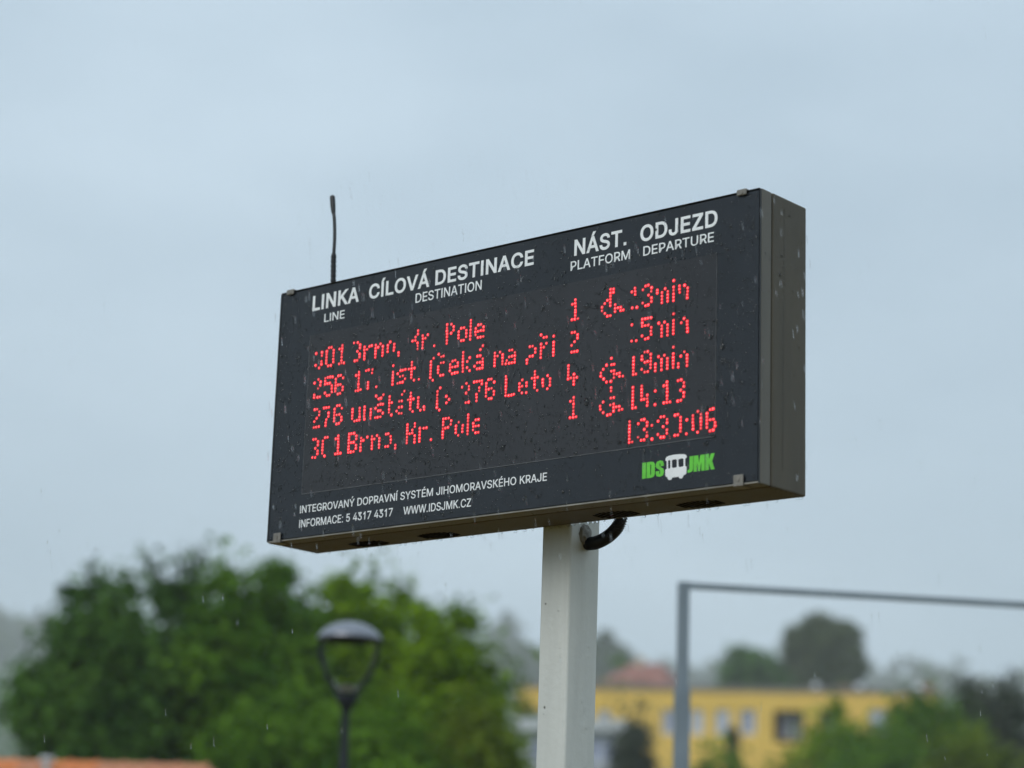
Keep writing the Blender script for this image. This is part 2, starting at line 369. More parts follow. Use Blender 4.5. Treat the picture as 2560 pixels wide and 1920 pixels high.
box(bm, (0, .35, 0), (.35, 9, HB - .25)); box(bm, (WB - .35, .35, 0), (WB, 9, HB - .25)); box(bm, (0, 9, 0), (WB, 9.3, HB - .25)); build('side_wall', bm, M_yel, yb)
bm = bmesh.new(); box(bm, (-.06, -.08, HB - .247), (WB + .06, .45, HB)); build('roof_edge', bm, M_roofedge, yb)
bm = bmesh.new(); box(bm, (.36, .46, HB - .6), (WB - .36, 8.99, HB - .4)); build('roof', bm, M_roof, yb)
bm = bmesh.new(); box(bm, (.36, 2.2, .1), (WB - .36, 2.3, HB - .7)); build('inner_wall', bm, M_dark, yb)
for i, h in enumerate(wins): window(yb, h[0], h[1], h[2], h[3], .14, M_curt if i % 3 else M_pane)
for h in log:
    bm = bmesh.new(); wd_ = h[1] - h[0]
    box(bm, (h[0] - .1, 1.3, h[2] - .1), (h[1] + .1, 1.4, h[3] + .1)); box(bm, (h[0] - .1, .352, h[2] - .1), (h[0] - .002, 1.3, h[3] + .1)); box(bm, (h[1] + .002, .352, h[2] - .1), (h[1] + .1, 1.3, h[3] + .1))
    box(bm, (h[0] - .1, .352, h[3] + .002), (h[1] + .1, 1.3, h[3] + .1)); box(bm, (h[0] - .1, .352, h[2] - .1), (h[1] + .1, 1.3, h[2] - .002))
    build('loggia', bm, M_brownwall, yb)
    window(yb, h[0] + wd_ * .22, h[1] - wd_ * .1, h[2] + .35, h[3] - .08, 1.22, M_pane)
for (px_, py_, s_) in ((2039, 1706, .22), (2148, 1712, .26), (2300, 1713, .3)):
    x_, _ = fac(px_, py_); bm = bmesh.new()
    tube(bm, [(x_, 1.5, HB - .4), (x_, 1.5, HB + .15)], s_ * .6, 12); tube(bm, [(x_, 1.5, HB + .14), (x_, 1.5, HB + .3), (x_, 1.5, HB + .42)], [s_, s_ * .9, s_ * .3], 12)
    build('roof_vent', bm, M_white, yb, True)
x_, _ = fac(2322, 1710); bm = bmesh.new(); box(bm, (x_ - .3, 3, HB - .4), (x_ + .3, 3.6, HB + .7)); build('chimney', bm, M_red, yb)
x_, _ = fac(2110, 1710); bm = bmesh.new(); box(bm, (x_ - .35, 4, HB - .4), (x_ + .35, 4.6, HB + .55)); build('chimney', bm, M_red, yb)
# house with the red roof
A2 = at(1480, 1712, 160); B2 = at(1662, 1716, 158); exx, eyy, _, WR = frame_of(A2, B2)
g2 = ground_h(A2.x, A2.y) - 1
rh = empty('red_roofed_house', Vector((A2.x, A2.y, g2)), math.atan2(exx.y, exx.x), 'small house with a faded red hipped roof behind the yellow building', 'house')
hr = at(1600, 1656, 162).z - g2; he = A2.z - g2 - .4
bm = bmesh.new(); wall_open(bm, WR, 0, he, [(.8, 1.8, he - 2.2, he - .9), (3.2, 4.2, he - 2.2, he - .9)], .3)
box(bm, (0, .3, 0), (.3, 7, he)); box(bm, (WR - .3, .3, 0), (WR, 7, he)); box(bm, (0, 7, 0), (WR, 7.3, he)); build('wall', bm, M_cream, rh)
for a_ in (.8, 3.2): window(rh, a_, a_ + 1, he - 2.2, he - .9, .1)
bm = bmesh.new()
vs_ = [bm.verts.new(p) for p in ((-.4, -.4, he), (WR + .4, -.4, he), (WR + .4, 7.7, he), (-.4, 7.7, he), (1.6, 3.6, hr), (WR - 1.4, 3.6, hr))]
for f_ in ((0, 1, 5, 4), (1, 2, 5), (2, 3, 4, 5), (3, 0, 4), (3, 2, 1, 0)): bm.faces.new([vs_[i] for i in f_])
rf = build('roof', bm, M_red, rh)
bm = bmesh.new(); box(bm, (2.1, 3.2, hr - .8), (2.7, 3.8, hr + .45)); build('chimney', bm, M_cream, rf)
# grey annexe right behind the post
A3 = at(1300, 1797, 96); B3 = at(1560, 1801, 95); ex3, ey3, _, W3 = frame_of(A3, B3)
g3 = ground_h(A3.x, A3.y) - 1; H3 = A3.z - g3
an = empty('grey_annexe', Vector((A3.x, A3.y, g3)), math.atan2(ex3.y, ex3.x), 'small grey building with a pale flat roof slab seen on both sides of the post', 'building')
bm = bmesh.new(); wall_open(bm, W3, 0, H3 - .5, [(.5, 1.6, H3 - 1.75, H3 - .75), (2.3, W3 - .45, H3 - 1.75, H3 - .75)], .3)
box(bm, (0, .3, 0), (.3, 4, H3 - .5)); box(bm, (W3 - .3, .3, 0), (W3, 4, H3 - .5)); box(bm, (0, 4, 0), (W3, 4.3, H3 - .5)); build('wall', bm, M_greyw, an)
bm = bmesh.new(); box(bm, (-.25, -.3, H3 - .498), (W3 + .2, 4.5, H3)); build('roof_slab', bm, M_pale, an)
bm = bmesh.new(); box(bm, (.32, .6, .1), (W3 - .32, .7, H3 - .6)); build('inner_wall', bm, M_dark, an)
window(an, .5, 1.6, H3 - 1.75, H3 - .75, .12); window(an, 2.3, W3 - .45, H3 - 1.75, H3 - .75, .12, mull=2)

# ------------------------------------------------------------------ outbuilding with orange tiles (lower left)
M_tile = mat('orange_clay_tile', (.62, .20, .055), .6, var=.28, vscale=2.5)
M_tile2 = mat('worn_clay_tile', (.50, .21, .11), .65, var=.3, vscale=2.5)
M_brick = mat('brick_wall', (.32, .13, .08), .85, var=.25, vscale=6)
TL_ = at(-160, 1902, 28)
d_ = cf + cx * ((545 - 1280) / FPX) - cu * ((1921 - 960) / FPX); TR_ = Vector((0, 0, CAMH)) + d_ * ((TL_.z - CAMH) / d_.z)
ext, eyt, _, WT = frame_of(TL_, TR_)
ob = empty('tiled_outbuilding', Vector((TL_.x, TL_.y, 0)), math.atan2(ext.y, ext.x), 'low outbuilding with an orange clay tile roof at the bottom left', 'outbuilding')
HT = TL_.z; run = 2.2; drop = 1.0
bm = bmesh.new()
box(bm, (.1, -run + .25, 0), (WT - .1, -run + .45, HT - drop - .02)); box(bm, (.1, run - .45, 0), (WT - .1, run - .25, HT - drop - .02))
for xg in (.1, WT - .3):
    v_ = [bm.verts.new(p) for p in ((xg, -run + .45, 0), (xg, run - .45, 0), (xg, run - .45, HT - drop), (xg, 0, HT - .16), (xg, -run + .45, HT - drop))]
    v2 = [bm.verts.new((v.co.x + .2, v.co.y, v.co.z)) for v in v_]
    bm.faces.new(v_); bm.faces.new(v2[::-1])
    for i in range(5): bm.faces.new((v_[i], v_[(i + 1) % 5], v2[(i + 1) % 5], v2[i]))
build('wall', bm, M_brick, ob)
sl = math.atan2(drop, run); slen = math.hypot(drop, run)
bm = bmesh.new()
for sg in (-1, 1):
    v_ = [bm.verts.new(p) for p in ((0, 0, HT - .09), (WT, 0, HT - .09), (WT, sg * run, HT - drop - .09), (0, sg * run, HT - drop - .09))]
    v2 = [bm.verts.new(v.co - Vector((0, 0, .05))) for v in v_]
    bm.faces.new(v_); bm.faces.new(v2[::-1])
    for i in range(4): bm.faces.new((v_[i], v_[(i + 1) % 4], v2[(i + 1) % 4], v2[i]))
build('roof_deck', bm, M_bark, ob)
# one pantile: an S-curved plate
def tile_mesh(wd, ln):
    bm = bmesh.new(); rows = []
    for yv, zo in ((0, 0), (ln, -.0)):
        r = []
        for k in range(7):
            t = k / 6; r.append(bm.verts.new((t * wd - wd / 2, yv, math.sin(t * 2 * math.pi) * .028 + zo)))
        rows.append(r)
    for k in range(6): bm.faces.new((rows[0][k], rows[0][k + 1], rows[1][k + 1], rows[1][k]))
    g = bmesh.ops.extrude_face_region(bm, geom=list(bm.faces)); 
    for v in [x for x in g['geom'] if isinstance(x, bmesh.types.BMVert)]: v.co.z -= .015
    bmesh.ops.recalc_face_normals(bm, faces=bm.faces)
    me = bpy.data.meshes.new('tile'); bm.to_mesh(me); bm.free(); return me
tmA = tile_mesh(.225, .36); tmA.materials.append(M_tile); tmB = tmA.copy(); tmB.materials[0] = M_tile2
nT = int(WT / .22); rt = random.Random(9)
for r in range(7):
    for i in range(nT):
        me = tmB if (i > nT * .52 and rt.random() < .7) or rt.random() < .12 else tmA
        o = bpy.data.objects.new('tile', me); C.objects.link(o); o.parent = ob
        d = .06 + r * .325
        o.location = (.11 + i * .22, -d * math.cos(sl), HT - .02 - d * math.sin(sl) + rt.uniform(-.004, .004))
        o.rotation_euler = (math.pi - 0 + sl + math.radians(-2), 0, 0); o.rotation_euler = (math.pi + sl - math.radians(3), math.pi, 0)
        o.rotation_euler = Matrix(((1, 0, 0), (0, -math.cos(sl), 0), (0, 0, 1))).to_euler() if False else (0, 0, math.pi)
        o.rotation_euler = (-sl - math.radians(2), 0, math.pi) if False else o.rotation_euler
        # local +Y runs down the slope
        ydir = Vector((0, -math.cos(sl), -math.sin(sl))); zdir = Vector((0, -math.sin(sl), math.cos(sl))); xdir = ydir.cross(zdir)
        o.rotation_euler = Matrix((xdir, ydir, zdir)).transposed().to_euler()
bm = bmesh.new()                                       # rear slope tiles are out of sight: joined sheet
for i in range(nT * 2 + 1):
    pass
v_ = [bm.verts.new(p) for p in ((0, .05, HT - .05), (WT, .05, HT - .05), (WT, run + .05, HT - drop - .07), (0, run + .05, HT - drop - .07))]
bm.faces.new(v_); build('rear_roof_sheet', bm, M_tile, ob)
bmr = bmesh.new()                                      # one ridge tile, half round with a raised lip
segs = 8
for (y0_, y1_, rr_) in ((0, .30, .10), (.30, .345, .118)):
    ra = [bmr.verts.new((y0_, -math.cos(math.pi * k / segs) * rr_, math.sin(math.pi * k / segs) * rr_)) for k in range(segs + 1)]
    rb = [bmr.verts.new((y1_, -math.cos(math.pi * k / segs) * rr_, math.sin(math.pi * k / segs) * rr_)) for k in range(segs + 1)]
    for k in range(segs): bmr.faces.new((ra[k], ra[k + 1], rb[k + 1], rb[k]))
    bmr.faces.new(ra); bmr.faces.new(rb[::-1])
bmesh.ops.recalc_face_normals(bmr, faces=bmr.faces)
rm = bpy.data.meshes.new('ridge_tile'); bmr.to_mesh(rm); bmr.free(); rm.materials.append(M_tile); rm2 = rm.copy(); rm2.materials[0] = M_tile2
for i in range(int(WT / .34)):
    o = bpy.data.objects.new('ridge_tile', rm2 if (i * .34 > WT * .55 or i % 5 == 3) else rm); C.objects.link(o); o.parent = ob; o.location = (i * .34, 0, HT - .06)
bm = bmesh.new(); x_ = WT * (145 + 160) / 720
tube(bm, [(x_, -.35, HT - .45), (x_, -.35, HT + .0)], .05, 10); tube(bm, [(x_, -.35, HT - .01), (x_, -.35, HT + .06)], [.10, .08], 10)
build('vent_pipe', bm, M_pale, ob, True)

# ------------------------------------------------------------------ street lamp
M_lampdark = mat('dark_grey_lamp_paint', (.010, .014, .019), .5, spec=.25, var=.15, vscale=6)
M_lamptop = mat('lamp_hood_sheen', (.22, .23, .26), .3, metal=.5, var=.1, vscale=5)  # sky sheen on the wet hood put into a lighter base colour
M_refl = mat('lamp_reflector', (.5, .5, .47), .3)
M_glass = mat('clear_bowl', (1, 1, 1), .02, trans=1, ior=1.01, spec=.1)
LD = 15.0; lt = at(876, 1554, LD)
lamp = empty('street_lamp', Vector((lt.x, lt.y, 0)), 0, 'dark round-headed street lamp with a domed hood on two curved arms', 'street lamp')
k_ = LD / FPX
def lathe(bm, prof, seg=28):
    rings = []
    for (r, z) in prof:
        rings.append([bm.verts.new((r * math.cos(2 * math.pi * i / seg), r * math.sin(2 * math.pi * i / seg), z)) for i in range(seg)] if r > 1e-5 else [bm.verts.new((0, 0, z))])
    for a, b in zip(rings, rings[1:]):
        for i in range(seg):
            q = [a[i % len(a)], a[(i + 1) % len(a)], b[(i + 1) % len(b)], b[i % len(b)]]
            q = list(dict.fromkeys(q))
            if len(q) > 2: bm.faces.new(q)
ZT = lt.z; RC = 81 * k_
bm = bmesh.new(); lathe(bm, [(0, ZT), (RC * .2, ZT - RC * .015), (RC * .42, ZT - RC * .065), (RC * .62, ZT - RC * .15), (RC * .80, ZT - RC * .27), (RC * .93, ZT - RC * .41), (RC, ZT - RC * .53), (RC * 1.0, ZT - RC * .57), (RC * .93, ZT - RC * .54), (RC * .7, ZT - RC * .52), (0, ZT - RC * .48)])
hood = build('hood', bm, M_lamptop, lamp, True)
bm = bmesh.new(); lathe(bm, [(0, ZT - RC * .48), (RC * .74, ZT - RC * .52), (RC * .72, ZT - RC * .62), (RC * .5, ZT - RC * .66), (0, ZT - RC * .66)]); build('light_unit', bm, M_lampdark, lamp, True)
zb_ = ZT - 187 * k_
for s in (-1, 1):
    bm = bmesh.new()
    ra = math.radians(8)
    P_ = spline([(s * RC * .86, 0, ZT - RC * .45), (s * RC * .86, 0, ZT - RC * .95), (s * RC * .70, 0, ZT - RC * 1.55), (s * RC * .36, 0, ZT - RC * 2.08), (s * RC * .22, 0, zb_)], 22)
    tube(bm, P_, RC * .08, 10); build('arm', bm, M_lampdark, lamp, True)
bm = bmesh.new(); lathe(bm, [(RC * .76, ZT - RC * .63), (RC * .75, ZT - RC * 1.0), (RC * .6, ZT - RC * 1.6), (RC * .32, ZT - RC * 2.05), (RC * .31, ZT - RC * 2.05), (RC * .59, ZT - RC * 1.6), (RC * .74, ZT - RC * 1.0), (RC * .75, ZT - RC * .63)]); build('glass_bowl', bm, M_glass, lamp, True)
bm = bmesh.new(); lathe(bm, [(0, ZT - RC * 1.92), (RC * .22, ZT - RC * 1.96), (RC * .28, ZT - RC * 2.12), (0, ZT - RC * 2.12)]); build('reflector', bm, M_refl, lamp, True)
bm = bmesh.new(); lathe(bm, [(0, zb_ + .02), (RC * .34, zb_ + .01), (RC * .33, zb_ - .02), (RC * .17, zb_ - .075), (RC * .12, zb_ - .12), (.027, zb_ - .16), (.027, zb_ - .5), (.033, zb_ - .52), (.036, 1.0), (.055, .98), (.06, 0), (0, 0)]); build('pole', bm, M_lampdark, lamp, True)

# ------------------------------------------------------------------ steel frame on the right
M_galv = mat('galvanised_steel', (.19, .235, .27), .5, metal=.15, var=.12, vscale=6)
p0 = at(1709, 1462, 12.0); hz_ = p0.z
def on_height(px, py, z):
    d = cf + cx * ((px - 1280) / FPX) - cu * ((py - 960) / FPX); return Vector((0, 0, CAMH)) + d * ((z - CAMH) / d.z)
p1 = on_height(2560, 1511, hz_)
hd = (p1 - p0); hd.z = 0; hd.normalize()
fr = empty('steel_frame', Vector((p0.x, p0.y, 0)), math.atan2(hd.y, hd.x), 'tall grey steel upright with a thin crossbar running out of view at the right', 'metal frame')
span = (p1 - p0).length * 1.25
for xx in (0, span):
    bm = bmesh.new(); box(bm, (xx - .028, -.028, 2.95), (xx + .028, .028, hz_ + .014), .004); box(bm, (xx - .037, -.037, 0), (xx + .037, .037, 2.95), .005); box(bm, (xx - .09, -.09, .03), (xx + .09, .09, .045))
    build('upright', bm, M_galv, fr)
bm = bmesh.new(); box(bm, (.029, -.016, hz_ - .020), (span - .029, .016, hz_ + .012), .003); build('crossbar', bm, M_galv, fr)

# ------------------------------------------------------------------ the departure board
LED=[(150,505),(172,505),(172,496),(172,480),(172,472),(150,472),(164,463),(198,514),(207,514),(198,464),(208,464),(238,505),(239,464),(248,465),(257,464),(190,505),(190,497),(190,489),(190,480),(190,472),(216,505),(216,497),(216,489),(216,480),(217,472),(248,513),(248,505),(247,497),(247,489),(247,481),(247,472),(291,514),(305,513),(314,505),(314,497),(305,489),(314,480),(314,472),(306,464),(297,464),(331,497),(331,489),(332,480),(332,472),(332,464),(341,489),(349,496),(357,497),(372,496),(372,488),(372,480),(372,472),(372,463),(381,489),(389,497),(398,489),(398,480),(398,472),(398,464),(424,497),(416,489),(416,481),(416,472),(439,489),(439,480),(438,472),(456,464),(456,456),(150,423),(164,431),(173,423),(172,414),(164,406),(151,390),(151,383),(164,382),(173,382),(190,431),(199,432),(208,432),(217,431),(190,423),(190,415),(199,415),(208,415),(216,407),(216,399),(217,390),(191,390),(199,382),(208,382),(239,431),(248,431),(257,423),(230,423),(230,414),(230,406),(230,398),(230,390),(239,406),(248,406),(257,398),(257,390),(240,381),(249,382),(305,423),(306,381),(315,381),(324,382),(315,431),(315,423),(315,414),(315,406),(315,398),(315,389),(341,431),(350,432),(364,431),(363,422),(350,398),(350,390),(350,382),(381,382),(439,431),(439,414),(439,406),(439,398),(439,390),(439,381),(456,407),(466,414),(474,414),(483,415),(465,398),(475,399),(483,390),(457,381),(466,382),(475,382),(522,513),(522,504),(539,497),(557,497),(514,497),(504,488),(514,488),(549,489),(522,480),(523,472),(523,464),(540,489),(540,480),(540,472),(540,464),(581,464),(623,514),(623,505),(623,497),(624,489),(624,481),(624,472),(624,464),(638,513),(646,505),(646,496),(638,489),(672,497),(682,497),(664,489),(664,480),(664,472),(690,489),(690,481),(690,472),(674,464),(682,464),(704,513),(704,505),(704,497),(704,488),(704,480),(704,472),(704,463),(730,497),(739,497),(748,489),(748,480),(739,481),(730,480),(722,489),(721,480),(722,472),(730,464),(739,464),(748,464),(495,414),(515,414),(505,431),(505,423),(505,414),(505,406),(505,398),(505,390),(515,382),(532,382),(581,431),(581,373),(572,423),(572,414),(572,406),(572,398),(572,390),(572,381),(598,439),(607,431),(615,432),(607,415),(616,415),(598,406),(598,398),(598,390),(607,382),(616,382),(647,414),(656,415),(665,407),(665,399),(657,398),(647,398),(639,406),(639,398),(639,390),(647,381),(656,382),(665,382),(682,432),(682,423),(682,415),(682,407),(682,398),(683,390),(683,382),(705,415),(697,406),(697,390),(706,381),(748,440),(740,431),(731,415),(740,415),(749,406),(749,398),(740,398),(731,398),(749,390),(749,382),(740,382),(731,382),(722,390),(789,415),(789,407),(789,398),(789,390),(789,382),(798,406),(806,415),(815,407),(815,399),(815,390),(815,383),(837,415),(846,415),(855,407),(855,399),(846,399),(837,398),(855,390),(855,382),(846,382),(837,382),(829,390),(826,382),(903,415),(912,415),(921,407),(921,398),(913,390),(904,390),(895,382),(895,374),(938,440),(947,432),(956,432),(956,416),(948,407),(939,416),(939,407),(939,399),(939,391),(939,382),(979,431),(979,415),(979,407),(979,398),(979,390),(979,382),(1036,431),(1045,431),(1054,423),(1054,415),(1045,407),(1036,399),(1037,382),(1045,382),(1054,382),(1028,349),(1028,341),(1028,333),(1028,325),(1028,316),(1037,317),(1046,325),(1046,316),(1055,316),(1046,308),(1046,300),(1035,464),(1044,464),(1054,464),(1045,473),(1045,481),(165,349),(156,349),(174,341),(174,332),(165,324),(157,316),(156,300),(165,300),(175,300),(191,349),(200,349),(209,349),(209,333),(209,324),(202,316),(200,308),(200,300),(240,349),(249,349),(258,340),(231,341),(231,332),(231,324),(231,316),(231,308),(240,324),(250,324),(258,316),(258,308),(241,299),(250,300),(298,332),(298,324),(298,315),(298,307),(307,299),(316,300),(325,300),(324,332),(324,324),(325,316),(325,308),(342,333),(342,324),(342,316),(342,308),(343,300),(365,324),(365,315),(365,307),(365,299),(382,324),(391,332),(400,333),(408,332),(392,316),(400,316),(409,308),(382,299),(391,299),(401,299),(382,357),(408,357),(392,348),(400,349),(431,349),(431,340),(431,332),(431,324),(431,315),(431,307),(440,332),(440,299),(475,349),(466,332),(475,332),(466,316),(476,316),(458,307),(467,300),(476,299),(157,267),(166,267),(175,259),(175,250),(166,242),(175,234),(175,226),(157,218),(167,217),(193,259),(193,250),(193,242),(193,234),(193,225),(201,267),(210,267),(202,217),(241,259),(250,266),(250,258),(251,250),(251,242),(251,234),(251,225),(242,218),(251,218),(261,218),(298,266),(308,266),(290,266),(290,258),(290,250),(290,242),(290,233),(290,225),(290,217),(317,258),(317,250),(308,242),(299,242),(317,233),(317,225),(309,217),(299,217),(335,250),(335,242),(334,234),(334,225),(334,217),(343,243),(357,250),(374,250),(374,242),(375,233),(375,225),(375,217),(383,242),(392,250),(401,242),(401,234),(401,225),(401,217),(424,250),(432,250),(441,242),(442,233),(442,225),(424,217),(433,217),(459,217),(459,209),(483,357),(497,332),(516,332),(515,299),(506,349),(506,340),(506,332),(506,324),(506,316),(506,307),(533,333),(533,324),(533,316),(533,308),(542,299),(554,306),(555,299),(608,349),(608,291),(599,341),(599,332),(599,324),(599,316),(599,308),(599,299),(630,324),(640,315),(631,307),(683,341),(697,349),(706,340),(706,332),(697,324),(697,299),(707,299),(723,349),(732,349),(741,349),(749,349),(749,341),(741,332),(741,324),(732,316),(733,308),(733,299),(771,349),(780,349),(790,340),(764,340),(764,332),(764,324),(764,316),(764,307),(773,324),(782,325),(790,316),(790,308),(774,299),(782,299),(499,266),(499,258),(499,250),(499,242),(499,233),(499,225),(499,218),(525,266),(525,258),(517,250),(508,241),(517,242),(526,234),(526,225),(526,217),(543,251),(543,242),(543,234),(543,225),(543,217),(556,250),(566,250),(583,217),(631,266),(641,266),(623,266),(623,258),(623,250),(623,241),(623,233),(623,225),(623,217),(650,258),(649,249),(640,242),(631,241),(676,251),(667,242),(667,234),(667,225),(676,217),(690,241),(689,233),(689,225),(707,266),(707,258),(707,250),(707,241),(707,233),(707,225),(707,217),(733,250),(742,250),(725,242),(726,234),(725,225),(734,234),(743,234),(734,217),(743,217),(828,349),(829,341),(829,333),(829,324),(829,316),(829,308),(829,300),(839,299),(848,299),(856,300),(882,333),(873,325),(873,316),(873,308),(882,317),(896,316),(896,324),(882,300),(896,299),(913,333),(931,333),(931,300),(922,349),(922,341),(922,333),(922,325),(922,316),(922,308),(948,325),(948,317),(949,309),(963,333),(971,324),(971,316),(971,308),(963,300),(1037,259),(1047,267),(1047,259),(1047,251),(1047,243),(1047,234),(1047,226),(1037,218),(1047,218),(1056,218),(1153,522),(1162,521),(1153,513),(1162,513),(1144,496),(1136,489),(1128,481),(1128,472),(1137,464),(1145,456),(1154,456),(1168,481),(1168,472),(1177,472),(1185,472),(1168,464),(1185,464),(1193,464),(1153,505),(1153,497),(1153,489),(1153,481),(1227,513),(1218,505),(1228,505),(1228,497),(1220,465),(1234,464),(1251,505),(1259,513),(1267,514),(1277,506),(1276,497),(1268,489),(1277,481),(1277,472),(1251,472),(1260,464),(1268,465),(1294,497),(1294,490),(1308,489),(1308,480),(1308,472),(1308,464),(1317,497),(1325,489),(1325,481),(1325,473),(1325,465),(1342,513),(1342,497),(1342,489),(1342,480),(1342,472),(1342,464),(1359,497),(1359,489),(1360,481),(1374,496),(1383,488),(1383,480),(1382,472),(1382,464),(1220,423),(1220,383),(1234,382),(1251,432),(1260,432),(1268,432),(1277,432),(1251,423),(1251,415),(1260,415),(1269,415),(1278,408),(1277,399),(1278,391),(1251,391),(1261,382),(1269,383),(1300,415),(1309,407),(1309,399),(1309,390),(1309,382),(1317,415),(1326,407),(1326,399),(1326,391),(1326,382),(1343,431),(1343,415),(1343,407),(1343,399),(1343,391),(1343,383),(1374,415),(1366,406),(1383,407),(1383,399),(1384,390),(1384,382),(1160,349),(1146,334),(1161,333),(1169,333),(1136,325),(1129,317),(1129,309),(1138,301),(1147,292),(1160,292),(1161,317),(1169,317),(1169,309),(1169,300),(1178,308),(1186,309),(1186,301),(1196,300),(1227,341),(1227,333),(1227,324),(1227,316),(1227,308),(1227,300),(1235,300),(1260,350),(1269,350),(1278,342),(1252,341),(1252,333),(1261,325),(1269,326),(1278,333),(1278,325),(1278,317),(1278,309),(1252,309),(1261,301),(1270,301),(1292,316),(1292,308),(1292,300),(1301,333),(1310,325),(1310,317),(1310,309),(1310,300),(1318,334),(1327,325),(1327,317),(1327,309),(1327,301),(1344,350),(1344,334),(1344,325),(1344,317),(1344,309),(1344,301),(1366,325),(1359,308),(1359,300),(1376,334),(1384,325),(1384,317),(1384,309),(1384,300),(1161,276),(1161,268),(1161,251),(1170,251),(1138,244),(1129,235),(1130,227),(1139,218),(1152,210),(1161,211),(1160,234),(1170,235),(1170,227),(1170,218),(1178,227),(1187,227),(1187,218),(1196,219),(1227,268),(1227,259),(1227,251),(1227,243),(1227,235),(1227,226),(1227,218),(1236,218),(1253,268),(1253,260),(1253,252),(1253,244),(1253,235),(1261,235),(1270,244),(1270,235),(1271,227),(1270,219),(1293,251),(1293,218),(1318,260),(1327,268),(1327,260),(1328,252),(1328,244),(1328,235),(1328,227),(1319,219),(1328,219),(1337,219),(1359,267),(1368,268),(1376,260),(1376,251),(1367,243),(1376,236),(1376,227),(1359,218),(1368,219),(1219,186),(1219,177),(1219,169),(1219,161),(1219,152),(1219,144),(1219,136),(1228,136),(1245,178),(1254,186),(1262,186),(1271,178),(1271,170),(1263,162),(1271,154),(1271,145),(1245,145),(1254,137),(1263,137),(1285,169),(1286,136),(1303,177),(1311,186),(1320,186),(1329,178),(1329,170),(1329,153),(1329,145),(1318,162),(1303,145),(1312,137),(1320,137),(1352,185),(1360,186),(1352,137),(1361,137),(1368,178),(1368,170),(1368,161),(1368,153),(1368,145),(1386,170),(1385,137),(1403,178),(1403,170),(1403,162),(1404,154),(1404,146),(1417,186),(1417,137),(1426,178),(1426,169),(1426,161),(1426,153),(1426,145),(1452,186),(1460,187),(1443,178),(1443,170),(1443,162),(1443,154),(1443,145),(1452,162),(1461,162),(1466,154),(1466,146),(1452,136),(1461,137),(1044,513),(1044,504),(1045,496),(1045,487),(1035, 503)]
T={'a': ('LINKA', 0.1252, 0.6269, 0.175, 0.0424, 1), 'b': ('CÍLOVÁ DESTINACE', 0.3371, 0.6266, 0.5688, 0.0403, 1), 'c': ('DESTINATION', 0.5074, 0.5897, 0.2282, 0.0254, 0), 'd': ('LINE', 0.1729, 0.5888, 0.0763, 0.0231, 0), 'e': ('NÁST.', 1.0361, 0.6264, 0.1613, 0.0413, 1), 'f': ('ODJEZD', 1.2395, 0.6261, 0.2264, 0.0407, 1), 'g': ('PLATFORM', 1.0258, 0.5896, 0.1836, 0.0241, 0), 'h': ('DEPARTURE', 1.2494, 0.5895, 0.2065, 0.0237, 0), 'i': ('INTEGROVANÝ DOPRAVNÍ SYSTÉM JIHOMORAVSKÉHO KRAJE', 0.12, 0.0704, 0.8495, 0.0203, 0), 'j': ('INFORMACE: 5 4317 4317', 0.1199, 0.0315, 0.3399, 0.0212, 0), 'k': ('WWW.IDSJMK.CZ', 0.4973, 0.0304, 0.2294, 0.0211, 0), 'l': ('IDS', 1.2586, 0.0441, 0.063, 0.0381, 2), 'm': ('JMK', 1.3896, 0.0451, 0.0759, 0.0375, 2)}
BUS=[[(1.3263, 0.0803), (1.3258, 0.0839), (1.3286, 0.0883), (1.3354, 0.0904), (1.3466, 0.0916), (1.3628, 0.0913), (1.3802, 0.0893), (1.3845, 0.0873), (1.3867, 0.0838), (1.3865, 0.0808), (1.384, 0.0795), (1.3825, 0.0787), (1.3827, 0.0623), (1.3834, 0.0609), (1.3864, 0.0599), (1.3866, 0.0471), (1.3859, 0.0431), (1.3816, 0.0407), (1.3783, 0.0403), (1.3768, 0.0359), (1.3738, 0.0334), (1.3694, 0.0333), (1.3663, 0.0352), (1.3648, 0.038), (1.3464, 0.0381), (1.3452, 0.0352), (1.3428, 0.0332), (1.3384, 0.0328), (1.3347, 0.0347), (1.3327, 0.038), (1.3324, 0.0401), (1.3283, 0.0419), (1.326, 0.0459), (1.3258, 0.0557), (1.3261, 0.0587), (1.3292, 0.0602), (1.3298, 0.0614), (1.3297, 0.0773), (1.3288, 0.0792)], [(1.3334, 0.079), (1.335, 0.0803), (1.3381, 0.0802), (1.34, 0.0782), (1.3404, 0.0623), (1.3388, 0.0604), (1.3354, 0.0603), (1.3338, 0.062)], [(1.3444, 0.0778), (1.3462, 0.0799), (1.3543, 0.0805), (1.3583, 0.0786), (1.3588, 0.0746), (1.359, 0.0634), (1.3578, 0.0609), (1.3485, 0.0602), (1.345, 0.0623)], [(1.3631, 0.0772), (1.3649, 0.0796), (1.3729, 0.0804), (1.3769, 0.0793), (1.3779, 0.0766), (1.3782, 0.0633), (1.3763, 0.0609), (1.3671, 0.0602), (1.3636, 0.0628)]]
